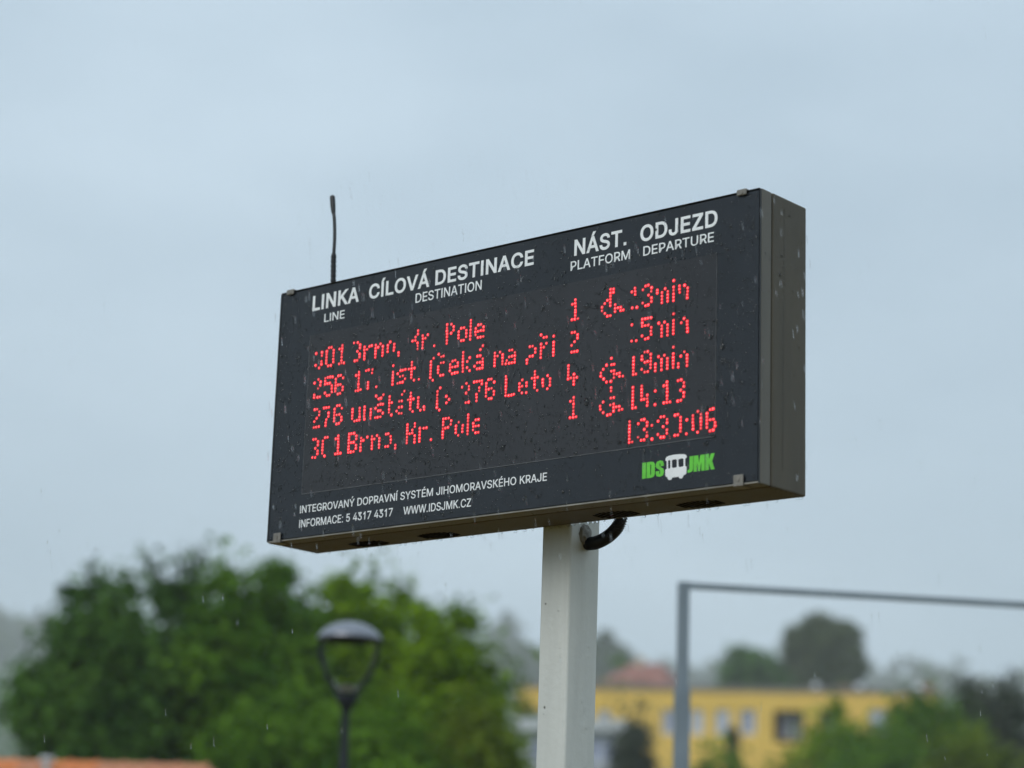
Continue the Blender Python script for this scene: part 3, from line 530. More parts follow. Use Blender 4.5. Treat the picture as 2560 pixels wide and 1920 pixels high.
GLYPHS={'.':(188,[[(58,0),(58,66),(124,66),(124,0)]]),'1':(420,[[(270,0),(206,0),(206,400),(170,372),(130,350),(92,335),(92,394),(140,418),(182,452),(210,485),(222,509),(270,509)]]),'3':(453,[[(218,-7),(195,-6),(173,-3),(152,2),(133,10),(114,19),(98,30),(83,43),(70,57),(60,74),(52,91),(46,111),(44,132),(109,132),(111,119),(115,107),(120,97),(126,87),(134,78),(144,71),(154,64),(165,59),(178,55),(191,52),(204,50),(219,50),(234,51),(248,53),(262,56),(275,61),(287,67),(297,74),(307,83),(315,93),(321,104),(325,116),(328,130),(329,145),(328,158),(326,172),(322,184),(316,196),(308,207),(299,217),(288,226),(275,234),(260,240),(242,244),(223,247),(201,248),(157,248),(157,299),(288,448),(288,452),(70,452),(70,509),(372,509),(372,461),(211,278),(211,289),(239,290),(264,288),(287,284),(308,276),(327,265),(344,253),(359,239),(371,222),(381,205),(387,186),(392,166),(393,145),(392,123),(387,103),(380,84),(370,66),(358,50),(344,36),(327,23),(309,12),(288,4),(266,-2),(243,-6)]]),'4':(453,[[(40,105),(40,158),(247,509),(311,509),(109,166),(109,163),(413,163),(413,105)],[(282,0),(282,121),(282,146),(282,318),(343,318),(343,0)]]),'5':(453,[[(221,-7),(199,-6),(178,-2),(159,3),(140,11),(123,21),(108,32),(94,45),(83,60),(73,76),(66,93),(62,111),(60,130),(122,130),(124,119),(127,108),(132,98),(138,89),(145,80),(154,73),(163,66),(173,60),(184,56),(196,52),(208,50),(221,50),(236,51),(250,53),(264,58),(276,64),(288,72),(298,82),(307,92),(314,104),(320,117),(324,131),(327,146),(328,162),(327,178),(324,193),(320,208),(314,221),(306,233),(297,244),(286,254),(275,262),(262,269),(248,273),(233,276),(218,277),(205,276),(192,275),(180,272),(167,268),(156,264),(145,258),(136,252),(128,246),(67,253),(96,509),(366,509),(366,452),(151,452),(134,301),(136,301),(145,308),(155,315),(166,320),(178,325),(190,329),(203,331),(216,333),(229,334),(247,333),(263,330),(279,326),(294,321),(308,314),(321,306),(334,296),(345,285),(355,273),(364,260),(372,246),(379,231),(384,215),(388,199),(390,181),(391,163),(390,139),(385,117),(379,95),(369,76),(357,57),(343,41),(327,27),(309,15),(289,6),(268,-1),(245,-5)]]),'7':(453,[[(38,509),(395,509),(395,460),(165,0),(95,0),(322,450),(38,450)]]),':':(188,[[(58,0),(58,66),(124,66),(124,0)],[(58,300),(58,366),(124,366),(124,300)]]),'A':(480,[[(16,0),(201,509),(276,509),(463,0),(395,0),(239,440),(85,0)],[(110,142),(110,199),(370,199),(370,142)]]),'C':(510,[[(267,-7),(235,-5),(205,1),(177,11),(150,25),(126,42),(104,63),(86,88),(70,115),(57,146),(48,179),(42,215),(40,254),(42,293),(48,329),(57,362),(70,393),(86,421),(104,445),(126,466),(150,484),(177,498),(205,508),(235,514),(267,516),(286,515),(305,513),(323,509),(340,504),(357,498),(373,490),(388,481),(402,471),(415,460),(427,447),(438,433),(448,418),(456,402),(463,385),(469,367),(473,348),(408,348),(405,361),(401,373),(395,384),(389,395),(382,404),(375,413),(366,421),(357,428),(348,435),(337,440),(327,445),(315,449),(304,452),(292,454),(280,455),(267,456),(245,454),(223,450),(203,443),(184,432),(166,419),(150,403),(137,385),(125,364),(116,340),(109,314),(105,285),(103,254),(105,223),(109,194),(116,168),(125,145),(137,123),(151,105),(166,89),(184,76),(203,66),(223,59),(245,54),(267,53),(280,53),(292,55),(304,57),(315,60),(327,64),(337,69),(348,74),(357,81),(366,88),(375,96),(382,105),(389,114),(395,125),(401,136),(405,148),(408,160),(473,160),(469,142),(463,124),(457,107),(448,91),(438,76),(428,62),(416,49),(402,38),(388,28),(373,19),(357,11),(341,5),(323,0),(305,-4),(286,-6)]]),'D':(502,[[(219,0),(96,0),(96,57),(215,57),(244,58),(272,63),(296,70),(318,81),(337,94),(354,110),(368,128),(379,149),(388,172),(394,198),(398,226),(399,255),(398,285),(394,312),(388,337),(379,361),(368,381),(354,399),(338,415),(320,428),(299,438),(275,446),(249,450),(221,452),(93,452),(93,509),(225,509),(261,507),(294,501),(325,492),(353,478),(377,461),(399,441),(418,418),(433,391),(446,361),(455,329),(460,293),(462,255),(460,217),(455,181),(446,149),(433,119),(417,92),(398,68),(376,48),(351,31),(322,17),(291,8),(256,2)],[(125,509),(125,0),(60,0),(60,509)]]),'E':(419,[[(60,0),(60,509),(372,509),(372,452),(125,452),(125,286),(355,286),(355,229),(125,229),(125,57),(375,57),(375,0)]]),'F':(410,[[(60,0),(60,509),(369,509),(369,452),(125,452),(125,278),(346,278),(346,221),(125,221),(125,0)]]),'G':(520,[[(269,-7),(236,-5),(205,1),(176,11),(149,25),(125,43),(104,64),(85,88),(69,116),(57,146),(47,179),(42,215),(40,254),(42,293),(47,329),(57,362),(69,393),(85,421),(103,445),(125,466),(149,484),(175,498),(203,508),(233,514),(265,516),(285,515),(304,513),(322,509),(340,504),(358,497),(374,489),(389,480),(403,469),(416,458),(429,445),(439,431),(449,416),(458,401),(465,384),(470,367),(474,349),(408,349),(404,361),(399,372),(393,383),(387,393),(380,403),(373,411),(365,420),(356,427),(347,434),(337,439),(326,444),(315,448),(304,452),(291,454),(279,455),(265,456),(243,454),(222,450),(202,443),(183,432),(166,419),(150,404),(137,385),(125,364),(116,340),(109,314),(105,285),(103,254),(105,223),(109,194),(116,168),(125,145),(137,124),(151,105),(166,90),(184,76),(203,66),(224,59),(246,54),(269,53),(290,54),(309,57),(328,63),(345,71),(360,81),(374,93),(386,107),(396,123),(404,141),(410,160),(414,180),(415,202),(434,199),(283,199),(283,256),(478,256),(478,200),(476,170),(471,141),(463,115),(451,91),(436,69),(419,50),(399,33),(377,19),(352,8),(326,0),(298,-5)]]),'H':(517,[[(60,0),(60,509),(125,509),(125,289),(392,289),(392,509),(457,509),(457,0),(392,0),(392,232),(125,232),(125,0)]]),'I':(185,[[(60,0),(60,509),(125,509),(125,0)]]),'J':(396,[[(185,-7),(153,-4),(124,3),(98,15),(75,33),(57,55),(44,81),(36,111),(33,145),(33,173),(98,173),(98,145),(99,123),(104,104),(111,88),(122,74),(134,64),(149,56),(166,51),(185,50),(204,51),(220,56),(235,64),(248,74),(258,88),(266,104),(270,123),(272,145),(272,509),(336,509),(336,145),(334,111),(326,81),(313,55),(294,33),(271,15),(246,3),(217,-4)]]),'K':(467,[[(60,0),(60,509),(125,509),(125,0)],[(112,175),(112,262),(362,509),(448,509)],[(190,262),(238,308),(458,0),(378,0)]]),'L':(393,[[(60,0),(60,509),(125,509),(125,57),(361,57),(361,0)]]),'M':(628,[[(60,0),(60,509),(148,509),(314,95),(480,509),(568,509),(568,0),(506,0),(506,405),(340,0),(288,0),(122,405),(122,0)]]),'N':(523,[[(60,0),(60,509),(136,509),(398,96),(398,509),(463,509),(463,0),(388,0),(125,414),(125,0)]]),'O':(533,[[(267,-7),(235,-5),(205,1),(177,11),(150,25),(126,42),(105,63),(86,88),(70,115),(57,146),(48,179),(42,215),(40,254),(42,293),(48,329),(57,362),(70,393),(86,421),(105,445),(126,466),(150,484),(177,498),(205,508),(235,514),(267,516),(299,514),(329,508),(357,498),(384,484),(408,466),(429,445),(448,421),(464,393),(477,362),(486,329),(491,293),(493,254),(491,215),(486,179),(477,146),(464,115),(448,88),(429,63),(408,42),(384,25),(357,11),(329,1),(299,-5)],[(267,53),(289,54),(310,59),(330,66),(349,76),(367,89),(383,105),(396,123),(408,144),(418,168),(425,194),(429,223),(430,254),(429,286),(425,314),(418,341),(408,365),(396,386),(383,404),(367,420),(349,433),(330,443),(310,450),(289,454),(267,456),(245,454),(223,450),(203,443),(184,433),(167,420),(151,404),(137,385),(125,364),(116,340),(109,314),(105,285),(103,254),(105,223),(109,194),(116,168),(125,144),(137,123),(151,105),(167,89),(184,76),(203,66),(223,59),(245,54)]]),'P':(445,[[(60,0),(60,509),(235,509),(263,507),(289,503),(312,497),(332,487),(350,476),(366,462),(379,447),(390,430),(398,411),(404,391),(407,370),(409,348),(407,325),(404,304),(398,284),(390,265),(379,248),(366,233),(350,219),(332,207),(312,198),(289,191),(263,187),(235,186),(109,186),(109,242),(233,242),(252,243),(269,246),(284,250),(297,256),(308,264),(318,272),(327,282),(333,294),(338,306),(342,319),(344,333),(344,348),(344,362),(342,376),(338,389),(333,402),(326,413),(318,423),(308,431),(297,439),(284,444),(268,449),(251,451),(232,452),(125,452),(125,0)]]),'R':(449,[[(60,0),(60,509),(236,509),(264,507),(290,504),(313,497),(333,489),(351,478),(367,465),(380,450),(390,433),(399,415),(405,395),(408,374),(409,352),(408,330),(405,309),(399,290),(390,271),(380,255),(367,240),(351,228),(333,217),(312,209),(289,203),(264,199),(236,198),(96,198),(96,255),(234,255),(252,256),(269,258),(284,262),(298,267),(309,273),(319,281),(327,290),(334,300),(339,312),(342,324),(344,338),(345,352),(344,367),(342,380),(339,393),(334,405),(327,415),(319,425),(309,433),(298,440),(284,445),(269,449),(252,451),(233,452),(125,452),(125,0)],[(353,0),(230,229),(303,229),(428,0)]]),'S':(447,[[(224,-9),(197,-8),(172,-4),(149,1),(128,9),(108,19),(91,31),(76,45),(64,60),(54,77),(46,96),(41,115),(38,137),(104,137),(107,123),(110,110),(116,98),(123,88),(132,79),(142,71),(154,64),(166,59),(180,55),(194,52),(209,50),(224,49),(241,50),(257,52),(272,55),(286,60),(299,66),(311,74),(321,82),(329,92),(336,102),(341,114),(345,126),(346,139),(345,151),(342,161),(338,171),(332,179),(325,186),(316,193),(307,199),(296,205),(284,209),(272,214),(259,218),(245,222),(184,239),(154,249),(128,260),(105,274),(86,289),(71,307),(60,326),(54,348),(52,372),(53,393),(58,413),(65,431),(75,448),(87,463),(102,476),(119,488),(138,498),(158,506),(180,511),(203,514),(227,516),(252,514),(275,511),(296,505),(316,498),(334,488),(351,476),(365,463),(377,449),(387,433),(394,415),(399,397),(401,378),(337,378),(334,396),(326,412),(316,426),(302,437),(286,447),(267,453),(247,457),(225,459),(209,458),(194,456),(180,452),(167,448),(156,442),(145,435),(136,427),(129,418),(123,409),(118,398),(116,387),(115,376),(116,363),(119,352),(124,342),(131,334),(139,326),(148,319),(158,313),(169,308),(180,304),(191,300),(202,296),(212,293),(264,279),(276,276),(287,272),(299,268),(312,264),(324,258),(336,252),(347,245),(359,238),(369,229),(379,220),(387,209),(395,198),(401,185),(405,171),(407,155),(408,139),(407,118),(403,99),(396,81),(386,64),(374,48),(360,34),(343,21),(323,11),(302,2),(278,-4),(252,-8)]]),'T':(449,[[(32,452),(32,509),(417,509),(417,452),(257,452),(257,0),(193,0),(193,452)]]),'U':(517,[[(259,-8),(230,-7),(203,-2),(177,5),(154,15),(133,28),(114,43),(98,60),(85,80),(74,101),(66,124),(62,148),(60,173),(60,509),(124,509),(124,178),(125,160),(128,144),(133,128),(141,113),(150,99),(160,87),(173,77),(187,68),(203,61),(220,56),(239,53),(259,52),(279,53),(298,56),(315,61),(331,68),(345,77),(357,87),(368,99),(377,113),(384,128),(389,144),(392,160),(393,178),(393,509),(457,509),(457,173),(456,148),(451,124),(443,101),(433,80),(419,60),(403,43),(384,28),(363,15),(340,5),(315,-2),(288,-7)]]),'V':(480,[[(16,509),(85,509),(239,70),(393,509),(463,509),(276,0),(201,0)]]),'W':(686,[[(155,0),(16,509),(82,509),(163,196),(166,183),(170,171),(173,158),(175,145),(187,94),(189,80),(192,67),(195,53),(197,40),(189,40),(192,53),(194,67),(197,80),(200,94),(203,107),(205,120),(208,133),(211,145),(224,196),(306,509),(380,509),(462,196),(465,183),(468,171),(471,158),(474,145),(486,94),(489,80),(492,67),(494,53),(497,40),(488,40),(491,53),(493,67),(496,80),(499,94),(502,107),(504,120),(507,133),(510,145),(523,196),(603,509),(670,509),(530,0),(455,0),(368,323),(363,339),(359,356),(355,373),(351,391),(347,410),(344,431),(340,452),(336,475),(350,475),(346,453),(342,433),(339,413),(335,395),(331,377),(327,359),(323,341),(318,323),(230,0)]]),'Y':(472,[[(203,0),(203,208),(16,509),(91,509),(192,344),(200,331),(208,318),(215,305),(222,292),(229,279),(236,264),(243,248),(250,230),(224,230),(231,248),(237,265),(244,280),(251,293),(258,306),(265,318),(273,331),(280,344),(381,509),(455,509),(268,208),(268,0)]]),'Z':(438,[[(42,0),(42,55),(310,452),(46,452),(46,509),(396,509),(396,454),(128,57),(400,57),(400,0)]]),'Á':(480,[[(16,0),(201,509),(276,509),(463,0),(395,0),(239,440),(85,0)],[(110,142),(110,199),(370,199),(370,142)],[(213,558),(260,659),(329,659),(263,558)]]),'É':(419,[[(60,0),(60,509),(372,509),(372,452),(125,452),(125,286),(355,286),(355,229),(125,229),(125,57),(375,57),(375,0)],[(191,558),(239,659),(307,659),(241,558)]]),'Í':(185,[[(60,0),(60,509),(125,509),(125,0)],[(66,558),(112,659),(181,659),(116,558)]]),'Ý':(472,[[(203,0),(203,208),(16,509),(91,509),(192,344),(200,331),(208,318),(215,305),(222,292),(229,279),(236,264),(243,248),(250,230),(224,230),(231,248),(237,265),(244,280),(251,293),(258,306),(265,318),(273,331),(280,344),(381,509),(455,509),(268,208),(268,0)],[(204,570),(256,676),(338,676),(262,570)]]),' ':(205,[])}
HEAVY={'I': (30,[[(2,0),(2,100),(26,100),(26,0)]]),'D': (58,[[(0,0),(0,100),(28,100),(42,97),(50,88),(53,76),(53,24),(50,12),(42,3),(28,0)],[(23,18),(27,19),(29,24),(29,76),(27,81),(23,83)]]),'S': (54,[[(50,64),(50,78),(44,94),(26,101),(7,95),(0,80),(0,66),(6,54),(20,45),(27,37),(28,20),(25,15),(22,20),(22,36),(0,36),(0,22),(6,5),(26,-1),(45,5),(51,20),(51,36),(46,48),(32,58),(24,68),(23,80),(26,85),(29,80),(29,64)]]),'J': (39,[[(12,100),(36,100),(36,18),(30,4),(16,-1),(0,-1),(0,16),(8,16),(12,22)]]),'M': (75,[[(0,0),(0,100),(28,100),(35,50),(42,100),(71,100),(71,0),(50,0),(50,60),(41,0),(30,0),(21,60),(21,0)]]),'K': (60,[[(0,0),(0,100),(23,100),(23,62),(35,100),(59,100),(44,53),(60,0),(36,0),(23,44),(23,0)]])}

YAW = .71067
OX, OY, OZ = -.64393649, 6.03589412, 1.01157788 + CAMH          # lower left front corner
W, H, D, G = 1.58795, .69734, .19241, .0486
ca, sa = math.cos(YAW), math.sin(YAW)
UC, BC = .842, .2545
board = empty('departure_board', (OX + ca * UC + sa * BC, OY - sa * UC + ca * BC, 0), -YAW,
              'dark bus departure board with red LED lines on a pale square post, wet with rain', 'information board')
def P(u, b, z): return Vector((u - UC, b - BC, z + OZ))
def bbox(bm, u0_, u1_, b0_, b1_, z0_, z1_, bev=0, seg=2): box(bm, P(u0_, b0_, z0_), P(u1_, b1_, z1_), bev, seg)
M_case = mat('grey_brown_powder_coat', (.098, .086, .064), .5, spec=.22, var=.12, vscale=22, streak=.15, bump=.25, bscale=900)
M_panel = mat('dark_slate_panel', (.014, .017, .022), .18, spec=.42, var=.2, vscale=9, streak=.25)
M_window = mat('tinted_display_window', (.026, .026, .029), .2, spec=.42, var=.16, vscale=9, streak=.25)
M_lip = mat('lit_lip_metal', (.24, .23, .20), .35, var=.3, vscale=18)  # light caught by the lower lip put into a lighter base colour
M_print = mat('white_print', (.86, .88, .89), .45, var=.05, vscale=30)
M_green = mat('green_print', (.14, .62, .05), .45, var=.1, vscale=40)
M_black = mat('black_rubber', (.008, .009, .010), .42)
M_slot = mat('vent_slot_dark', (.003, .003, .003), 1, spec=0)
M_hose = mat('black_conduit', (.005, .006, .008), .38, spec=.3, var=.3, vscale=50)
M_clip = mat('grey_clip', (.19, .178, .155), .5, var=.3, vscale=60, bump=.4, bscale=300)
M_water = mat('water', (1, 1, 1), 0, trans=1, ior=1.33)
M_core = mat('led_core', (.8, .1, .1), .4, emit=(1.0, .30, .29), estr=2.0)
M_lens = mat('led_lens', (.25, .01, .015), .4, emit=(1.0, .006, .02), estr=2.0)
for m_, lo_ in ((M_core, .35), (M_lens, .15)):          # LEDs are not all equally bright
    t = m_.node_tree; g = N(t, 'ShaderNodeNewGeometry'); r_ = N(t, 'ShaderNodeMapRange'); p_ = t.nodes['Principled BSDF']
    s_ = p_.inputs['Emission Strength'].default_value
    r_.inputs['To Min'].default_value = s_ * lo_; r_.inputs['To Max'].default_value = s_ * 1.1
    pw = N(t, 'ShaderNodeMath', operation='POWER'); pw.inputs[1].default_value = .45
    t.links.new(g.outputs['Random Per Island'], pw.inputs[0]); t.links.new(pw.outputs[0], r_.inputs[0]); t.links.new(r_.outputs[0], p_.inputs['Emission Strength'])

bm = bmesh.new(); bbox(bm, 0, W, .006, G - .002, 0, H, .003); build('door_frame', bm, mat('door_frame_paint', (.14, .13, .108), .45, spec=.3, var=.12, vscale=22, streak=.15, bump=.25, bscale=900), board, False)
bm = bmesh.new()       # chamfered lips round the glass
def lip(bm, a, b, inn, hgt=.0045):
    # a,b end points on the outer edge (u,z), inn = inward direction
    q = []
    for (u_, z_) in (a, b):
        q.append([bm.verts.new(P(u_, .0062, z_)), bm.verts.new(P(u_, -.0005, z_)), bm.verts.new(P(u_ + inn[0] * hgt, .0062, z_ + inn[1] * hgt))])
    for i in range(3): bm.faces.new((q[0][i], q[0][(i + 1) % 3], q[1][(i + 1) % 3], q[1][i]))
    bm.faces.new(q[0]); bm.faces.new(q[1][::-1])
lip(bm, (.003, .001), (W - .003, .001), (0, 1), .006)
build('door_lip', bm, M_lip, board)
bm = bmesh.new(); lip(bm, (.003, H - .001), (W - .003, H - .001), (0, -1)); lip(bm, (.001, .003), (.001, H - .003), (1, 0)); lip(bm, (W - .001, .003), (W - .001, H - .003), (-1, 0))
build('door_lip', bm, M_black, board)  # upper and side lips dark, without the lower lip's painted light
bm = bmesh.new(); bbox(bm, .005, W - .005, .002, .0055, .0065, H - .005, .0008, 1); fp = build('front_panel', bm, M_panel, board)
bm = bmesh.new(); bbox(bm, .1235, 1.4655, .0010, .0022, .1225, .559); dw = build('display_window', bm, M_window, fp)
bm = bmesh.new(); bbox(bm, .1235, 1.4655, .0006, .0021, .1212, .1224); bbox(bm, 1.4656, 1.4663, .0008, .0021, .1224, .559); bbox(bm, .1227, .1234, .0008, .0021, .1224, .559)
build('window_seam', bm, mat('seam_line', (.13, .135, .14), .4), fp)
bm = bmesh.new(); bbox(bm, .006, W - .006, G - .004, G + .006, .004, H - .006); build('seam_gasket', bm, M_black, board)
bm = bmesh.new(); bbox(bm, 0, W, G + .003, D, 0, H + .001, .004, 3); hs = build('rear_housing', bm, M_case, board)
for (uc, dc) in ((1.330, .137), (1.076, .141), (.2437, .142), (.4955, .141)):
    bm = bmesh.new()
    for k in range(9):
        hl = .035 * math.sqrt(max(.12, 1 - ((k - 4) / 4.9) ** 2)); u_ = uc + (k - 4) * .0135
        bbox(bm, u_ - .0033, u_ + .0033, dc - hl, dc + hl, -.0014, .003, .0004, 1)
    build('vent', bm, M_slot, hs)
bm = bmesh.new()
for k in range(9): bbox(bm, .15 + k * .16, .154 + k * .16, .0, .0001, 0, .0001)
bm.free()
for (uc, zc, su, sz) in ((.040, H, 1, 1), (1.5375, H, 1, 1), (1.535, 0, 1, -1), (.0425, 0, 1, -1)):
    bm = bmesh.new()
    e_ = .0175 if sz < 0 else .0115
    z_in = zc - sz * (e_ if sz > 0 else .024); z_out = zc + sz * .0035
    bbox(bm, uc - .0135, uc + .0135, -.0055, -.0008, min(z_in, z_out), max(z_in, z_out), .0022, 3)
    bbox(bm, uc - .0125, uc + .0125, -.004, .030, min(z_out, zc + sz * .0004), max(z_out, zc + sz * .0004), .0012, 2)
    tube(bm, [P(uc, -.0054, (z_in + zc) / 2), P(uc, -.0068, (z_in + zc) / 2)], .0045, 12)
    build('corner_clip', bm, M_clip, board)

# post, bracket, foot
M_post = mat('pale_grey_post_paint', (.60, .62, .585), .38, var=.07, vscale=26, streak=.12, bump=.5, bscale=55)
bm = bmesh.new()
b_ = bmesh.new(); bmesh.ops.create_cube(b_, size=1)
lo, hi = P(.7955, .197, -OZ + .03), P(.889, .317, .50)
for v in b_.verts: v.co = Vector([(lo[i] + hi[i]) / 2 + v.co[i] * (hi[i] - lo[i]) for i in range(3)])
bmesh.ops.bevel(b_, geom=[e_ for e_ in b_.edges if abs(e_.verts[0].co.z - e_.verts[1].co.z) > 1], offset=.008, segments=5, affect='EDGES', profile=.5)
t_ = bpy.data.meshes.new('t'); b_.to_mesh(t_); b_.free(); bm.from_mesh(t_)
po = build('post', bm, M_post, board)
for p_ in po.data.polygons: p_.use_smooth = True
po.data.set_sharp_from_angle(angle=math.radians(40))
bm = bmesh.new(); bbox(bm, .60, 1.08, D + .0005, D + .0045, .12, .18, .001); bbox(bm, .60, 1.08, D + .0005, D + .0045, .40, .46, .001); build('mounting_bracket', bm, M_galv, board)
bm = bmesh.new(); bbox(bm, .75, .935, .16, .35, -OZ + .03, -OZ + .045, .002); build('base_plate', bm, M_galv, board)
# sealant round the cable hole and the corrugated conduit
rs = random.Random(4); bm = bmesh.new()
bmesh.ops.create_icosphere(bm, subdivisions=4, radius=1)
for v in bm.verts:
    n_ = mnoise.noise(v.co * 2.3) * .25 + mnoise.noise(v.co * 7) * .09
    c_ = v.co.normalized() * (1 + n_)
    v.co = P(.8905 + c_.x * .0105, .2535 + c_.y * .0215, -.0165 + c_.z * .0255)
build('cable_sealant', bm, mat('grey_sealant', (.26, .25, .225), .85, var=.25, vscale=90, bump=1, bscale=260), board, True)
path = spline([P(.880, .262, -.038), P(.903, .262, -.0385), P(.925, .255, -.0395), P(.955, .245, -.036), P(.985, .238, -.026), P(1.012, .232, -.008), P(1.024, .230, .018), P(1.022, .222, .06), P(1.01, .20, .075)], 130)
bm = bmesh.new(); tube(bm, path, [0.0146 + .0024 * math.cos(i * math.pi / 1.5) for i in range(130)], 18); build('conduit', bm, M_hose, board, True)
# antenna
ab = D * .55
ant = spline([P(.0955, ab, H - .002), P(.0935, ab, .748), P(.0905, ab, .806), P(.0905, ab, .8556), P(.0888, ab, .8914), P(.0840, ab, .9316), P(.080, ab, .9464), P(.0725, ab, .9925)], 90)
def arad(i):
    t = i / 89
    if t < .33: return .0074 + .0009 * math.cos(i * math.pi / 1.5)
    if t > .86: return .0053
    return .0036
rad_ = [arad(i) for i in range(90)]
bm = bmesh.new(); tube(bm, ant[:31], rad_[:31], 14); an_ = build('antenna', bm, M_hose, board, True)
bm = bmesh.new(); tube(bm, ant[28:78], [.0048] * 50, 12); build('whip', bm, M_black, an_, True)
bm = bmesh.new(); tip = ant[74:]; tube(bm, tip + [tip[-1] + Vector((-.0007, 0, .004))], [0.0056 + .0018 * min(1, i / 8) for i in range(len(tip))] + [.0035], 14); build('tip', bm, M_black, an_, True)
bm = bmesh.new(); tube(bm, [P(.0965, ab, H), P(.0965, ab, H + .007), P(.0962, ab, H + .011)], [.012, .0115, .008], 18); build('antenna_base', bm, M_clip, an_, True)

# printed writing
def text_mesh(s, bold):
    """writing from stored outlines; strokes that cross go into separate layers a hair apart"""
    tbl, q = (HEAVY, 100) if bold == 2 else (GLYPHS, 509)
    layers = {}; x = 0
    for ch in s:
        adv, polys = tbl[ch]
        hole = ch in 'O' or bold == 2
        for k, poly in enumerate(polys):
            layers.setdefault(0 if hole else k, []).append([((x + a_) / q, b_ / q) for a_, b_ in poly])
        x += adv + (20 if bold == 1 else 0)
    bm = bmesh.new(); dg = bpy.context.evaluated_depsgraph_get()
    for k, polys in layers.items():
        cu_ = bpy.data.curves.new('txt', 'CURVE'); cu_.dimensions = '2D'; cu_.fill_mode = 'BOTH'; cu_.extrude = .004
        cu_.offset = (.013, .038, 0)[bold]
        for poly in polys:
            sp = cu_.splines.new('POLY'); sp.points.add(len(poly) - 1); sp.use_cyclic_u = True
            for p_, (a_, b_) in zip(sp.points, poly): p_.co = (a_, b_, 0, 1)
        o = bpy.data.objects.new('txt', cu_); C.objects.link(o); dg.update()
        t = bpy.data.meshes.new_from_object(o.evaluated_get(dg))
        for v in t.vertices: v.co.z += k * .0012
        bm.from_mesh(t); bpy.data.meshes.remove(t)
        C.objects.unlink(o); bpy.data.objects.remove(o); bpy.data.curves.remove(cu_)
    me = bpy.data.meshes.new('txt'); bm.to_mesh(me); bm.free()
    return me
CAP = 1.0
NM = {'a': 'heading_text', 'b': 'heading_text', 'e': 'heading_text', 'f': 'heading_text', 'l': 'logo_text', 'm': 'logo_text', 'i': 'operator_text', 'j': 'contact_text', 'k': 'contact_text'}
T['b'] = ('CÍLOVÁ', .3371, .6266, .2170, .0403, 1); T['n'] = ('DESTINACE', .5749, .6264, .3315, .0403, 1); NM['n'] = 'heading_text'
for k, (s, u_, v_, wd, hh, bold) in T.items():
    me = text_mesh(s, bold); co = np.empty(len(me.vertices) * 3); me.vertices.foreach_get('co', co); co = co.reshape(-1, 3)
    x_lo, x_hi = co[:, 0].min(), co[:, 0].max()
    sc = hh / (CAP + (0.026, .076, .0)[bold])
    new = np.empty_like(co)
    new[:, 0] = u_ + (co[:, 0] - x_lo) / (x_hi - x_lo) * wd - UC
    new[:, 1] = .0019 - (co[:, 2] + .004) / .008 * .0006 - BC + .0002
    new[:, 2] = v_ + (co[:, 1] + (.013, .038, 0)[bold]) * sc + OZ
    me.vertices.foreach_set('co', new.ravel()); me.name = k
    o = link(NM.get(k, 'subheading_text'), me, M_green if bold == 2 else M_print, fp)
    o['label'] = 'printed "' + s + '"'
cu_ = bpy.data.curves.new('bus', 'CURVE'); cu_.dimensions = '2D'; cu_.fill_mode = 'BOTH'; cu_.extrude = .0003
for poly in BUS:
    sp = cu_.splines.new('POLY'); sp.points.add(len(poly) - 1); sp.use_cyclic_u = True
    for p_, (u_, v_) in zip(sp.points, poly): p_.co = (u_, v_, 0, 1)
o = bpy.data.objects.new('t', cu_); C.objects.link(o); dg = bpy.context.evaluated_depsgraph_get(); dg.update(); me = bpy.data.meshes.new_from_object(o.evaluated_get(dg))
C.objects.unlink(o); bpy.data.objects.remove(o)
for v in me.vertices: v.co = P(v.co.x, .0016 - v.co.z, v.co.y)
tag(link('bus_emblem', me, M_print, fp), 'white emblem of a bus between the green letters')

# lit LEDs: a red lens with a bright core
bml, bmc = bmesh.new(), bmesh.new(); rl = random.Random(2)
def disc_dome(bm, u_, b0_, z_, r, h, seg=8):
    rim = [bm.verts.new(P(u_ + math.cos(2 * math.pi * k / seg) * r, b0_, z_ + math.sin(2 * math.pi * k / seg) * r)) for k in range(seg)]
    mid = [bm.verts.new(P(u_ + math.cos(2 * math.pi * k / seg) * r * .7, b0_ - h * .7, z_ + math.sin(2 * math.pi * k / seg) * r * .7)) for k in range(seg)]
    tp = bm.verts.new(P(u_, b0_ - h, z_))
    for k in range(seg):
        bm.faces.new((rim[k], rim[(k + 1) % seg], mid[(k + 1) % seg], mid[k])); bm.faces.new((mid[k], mid[(k + 1) % seg], tp))
for (u_, z_) in LED:
    u_, z_ = u_ / 1000, z_ / 1000
    q_ = rl.uniform(.85, 1.1); disc_dome(bml, u_, .0010, z_, .0041 * q_, .0009); disc_dome(bmc, u_, .0004, z_, .0016 * q_, .0008)
tag(build('led_lens', bml, M_lens, dw), 'red LED dots spelling the departures', kind='stuff')
tag(build('led_core', bmc, M_core, dw), 'bright centres of the red LED dots', kind='stuff')

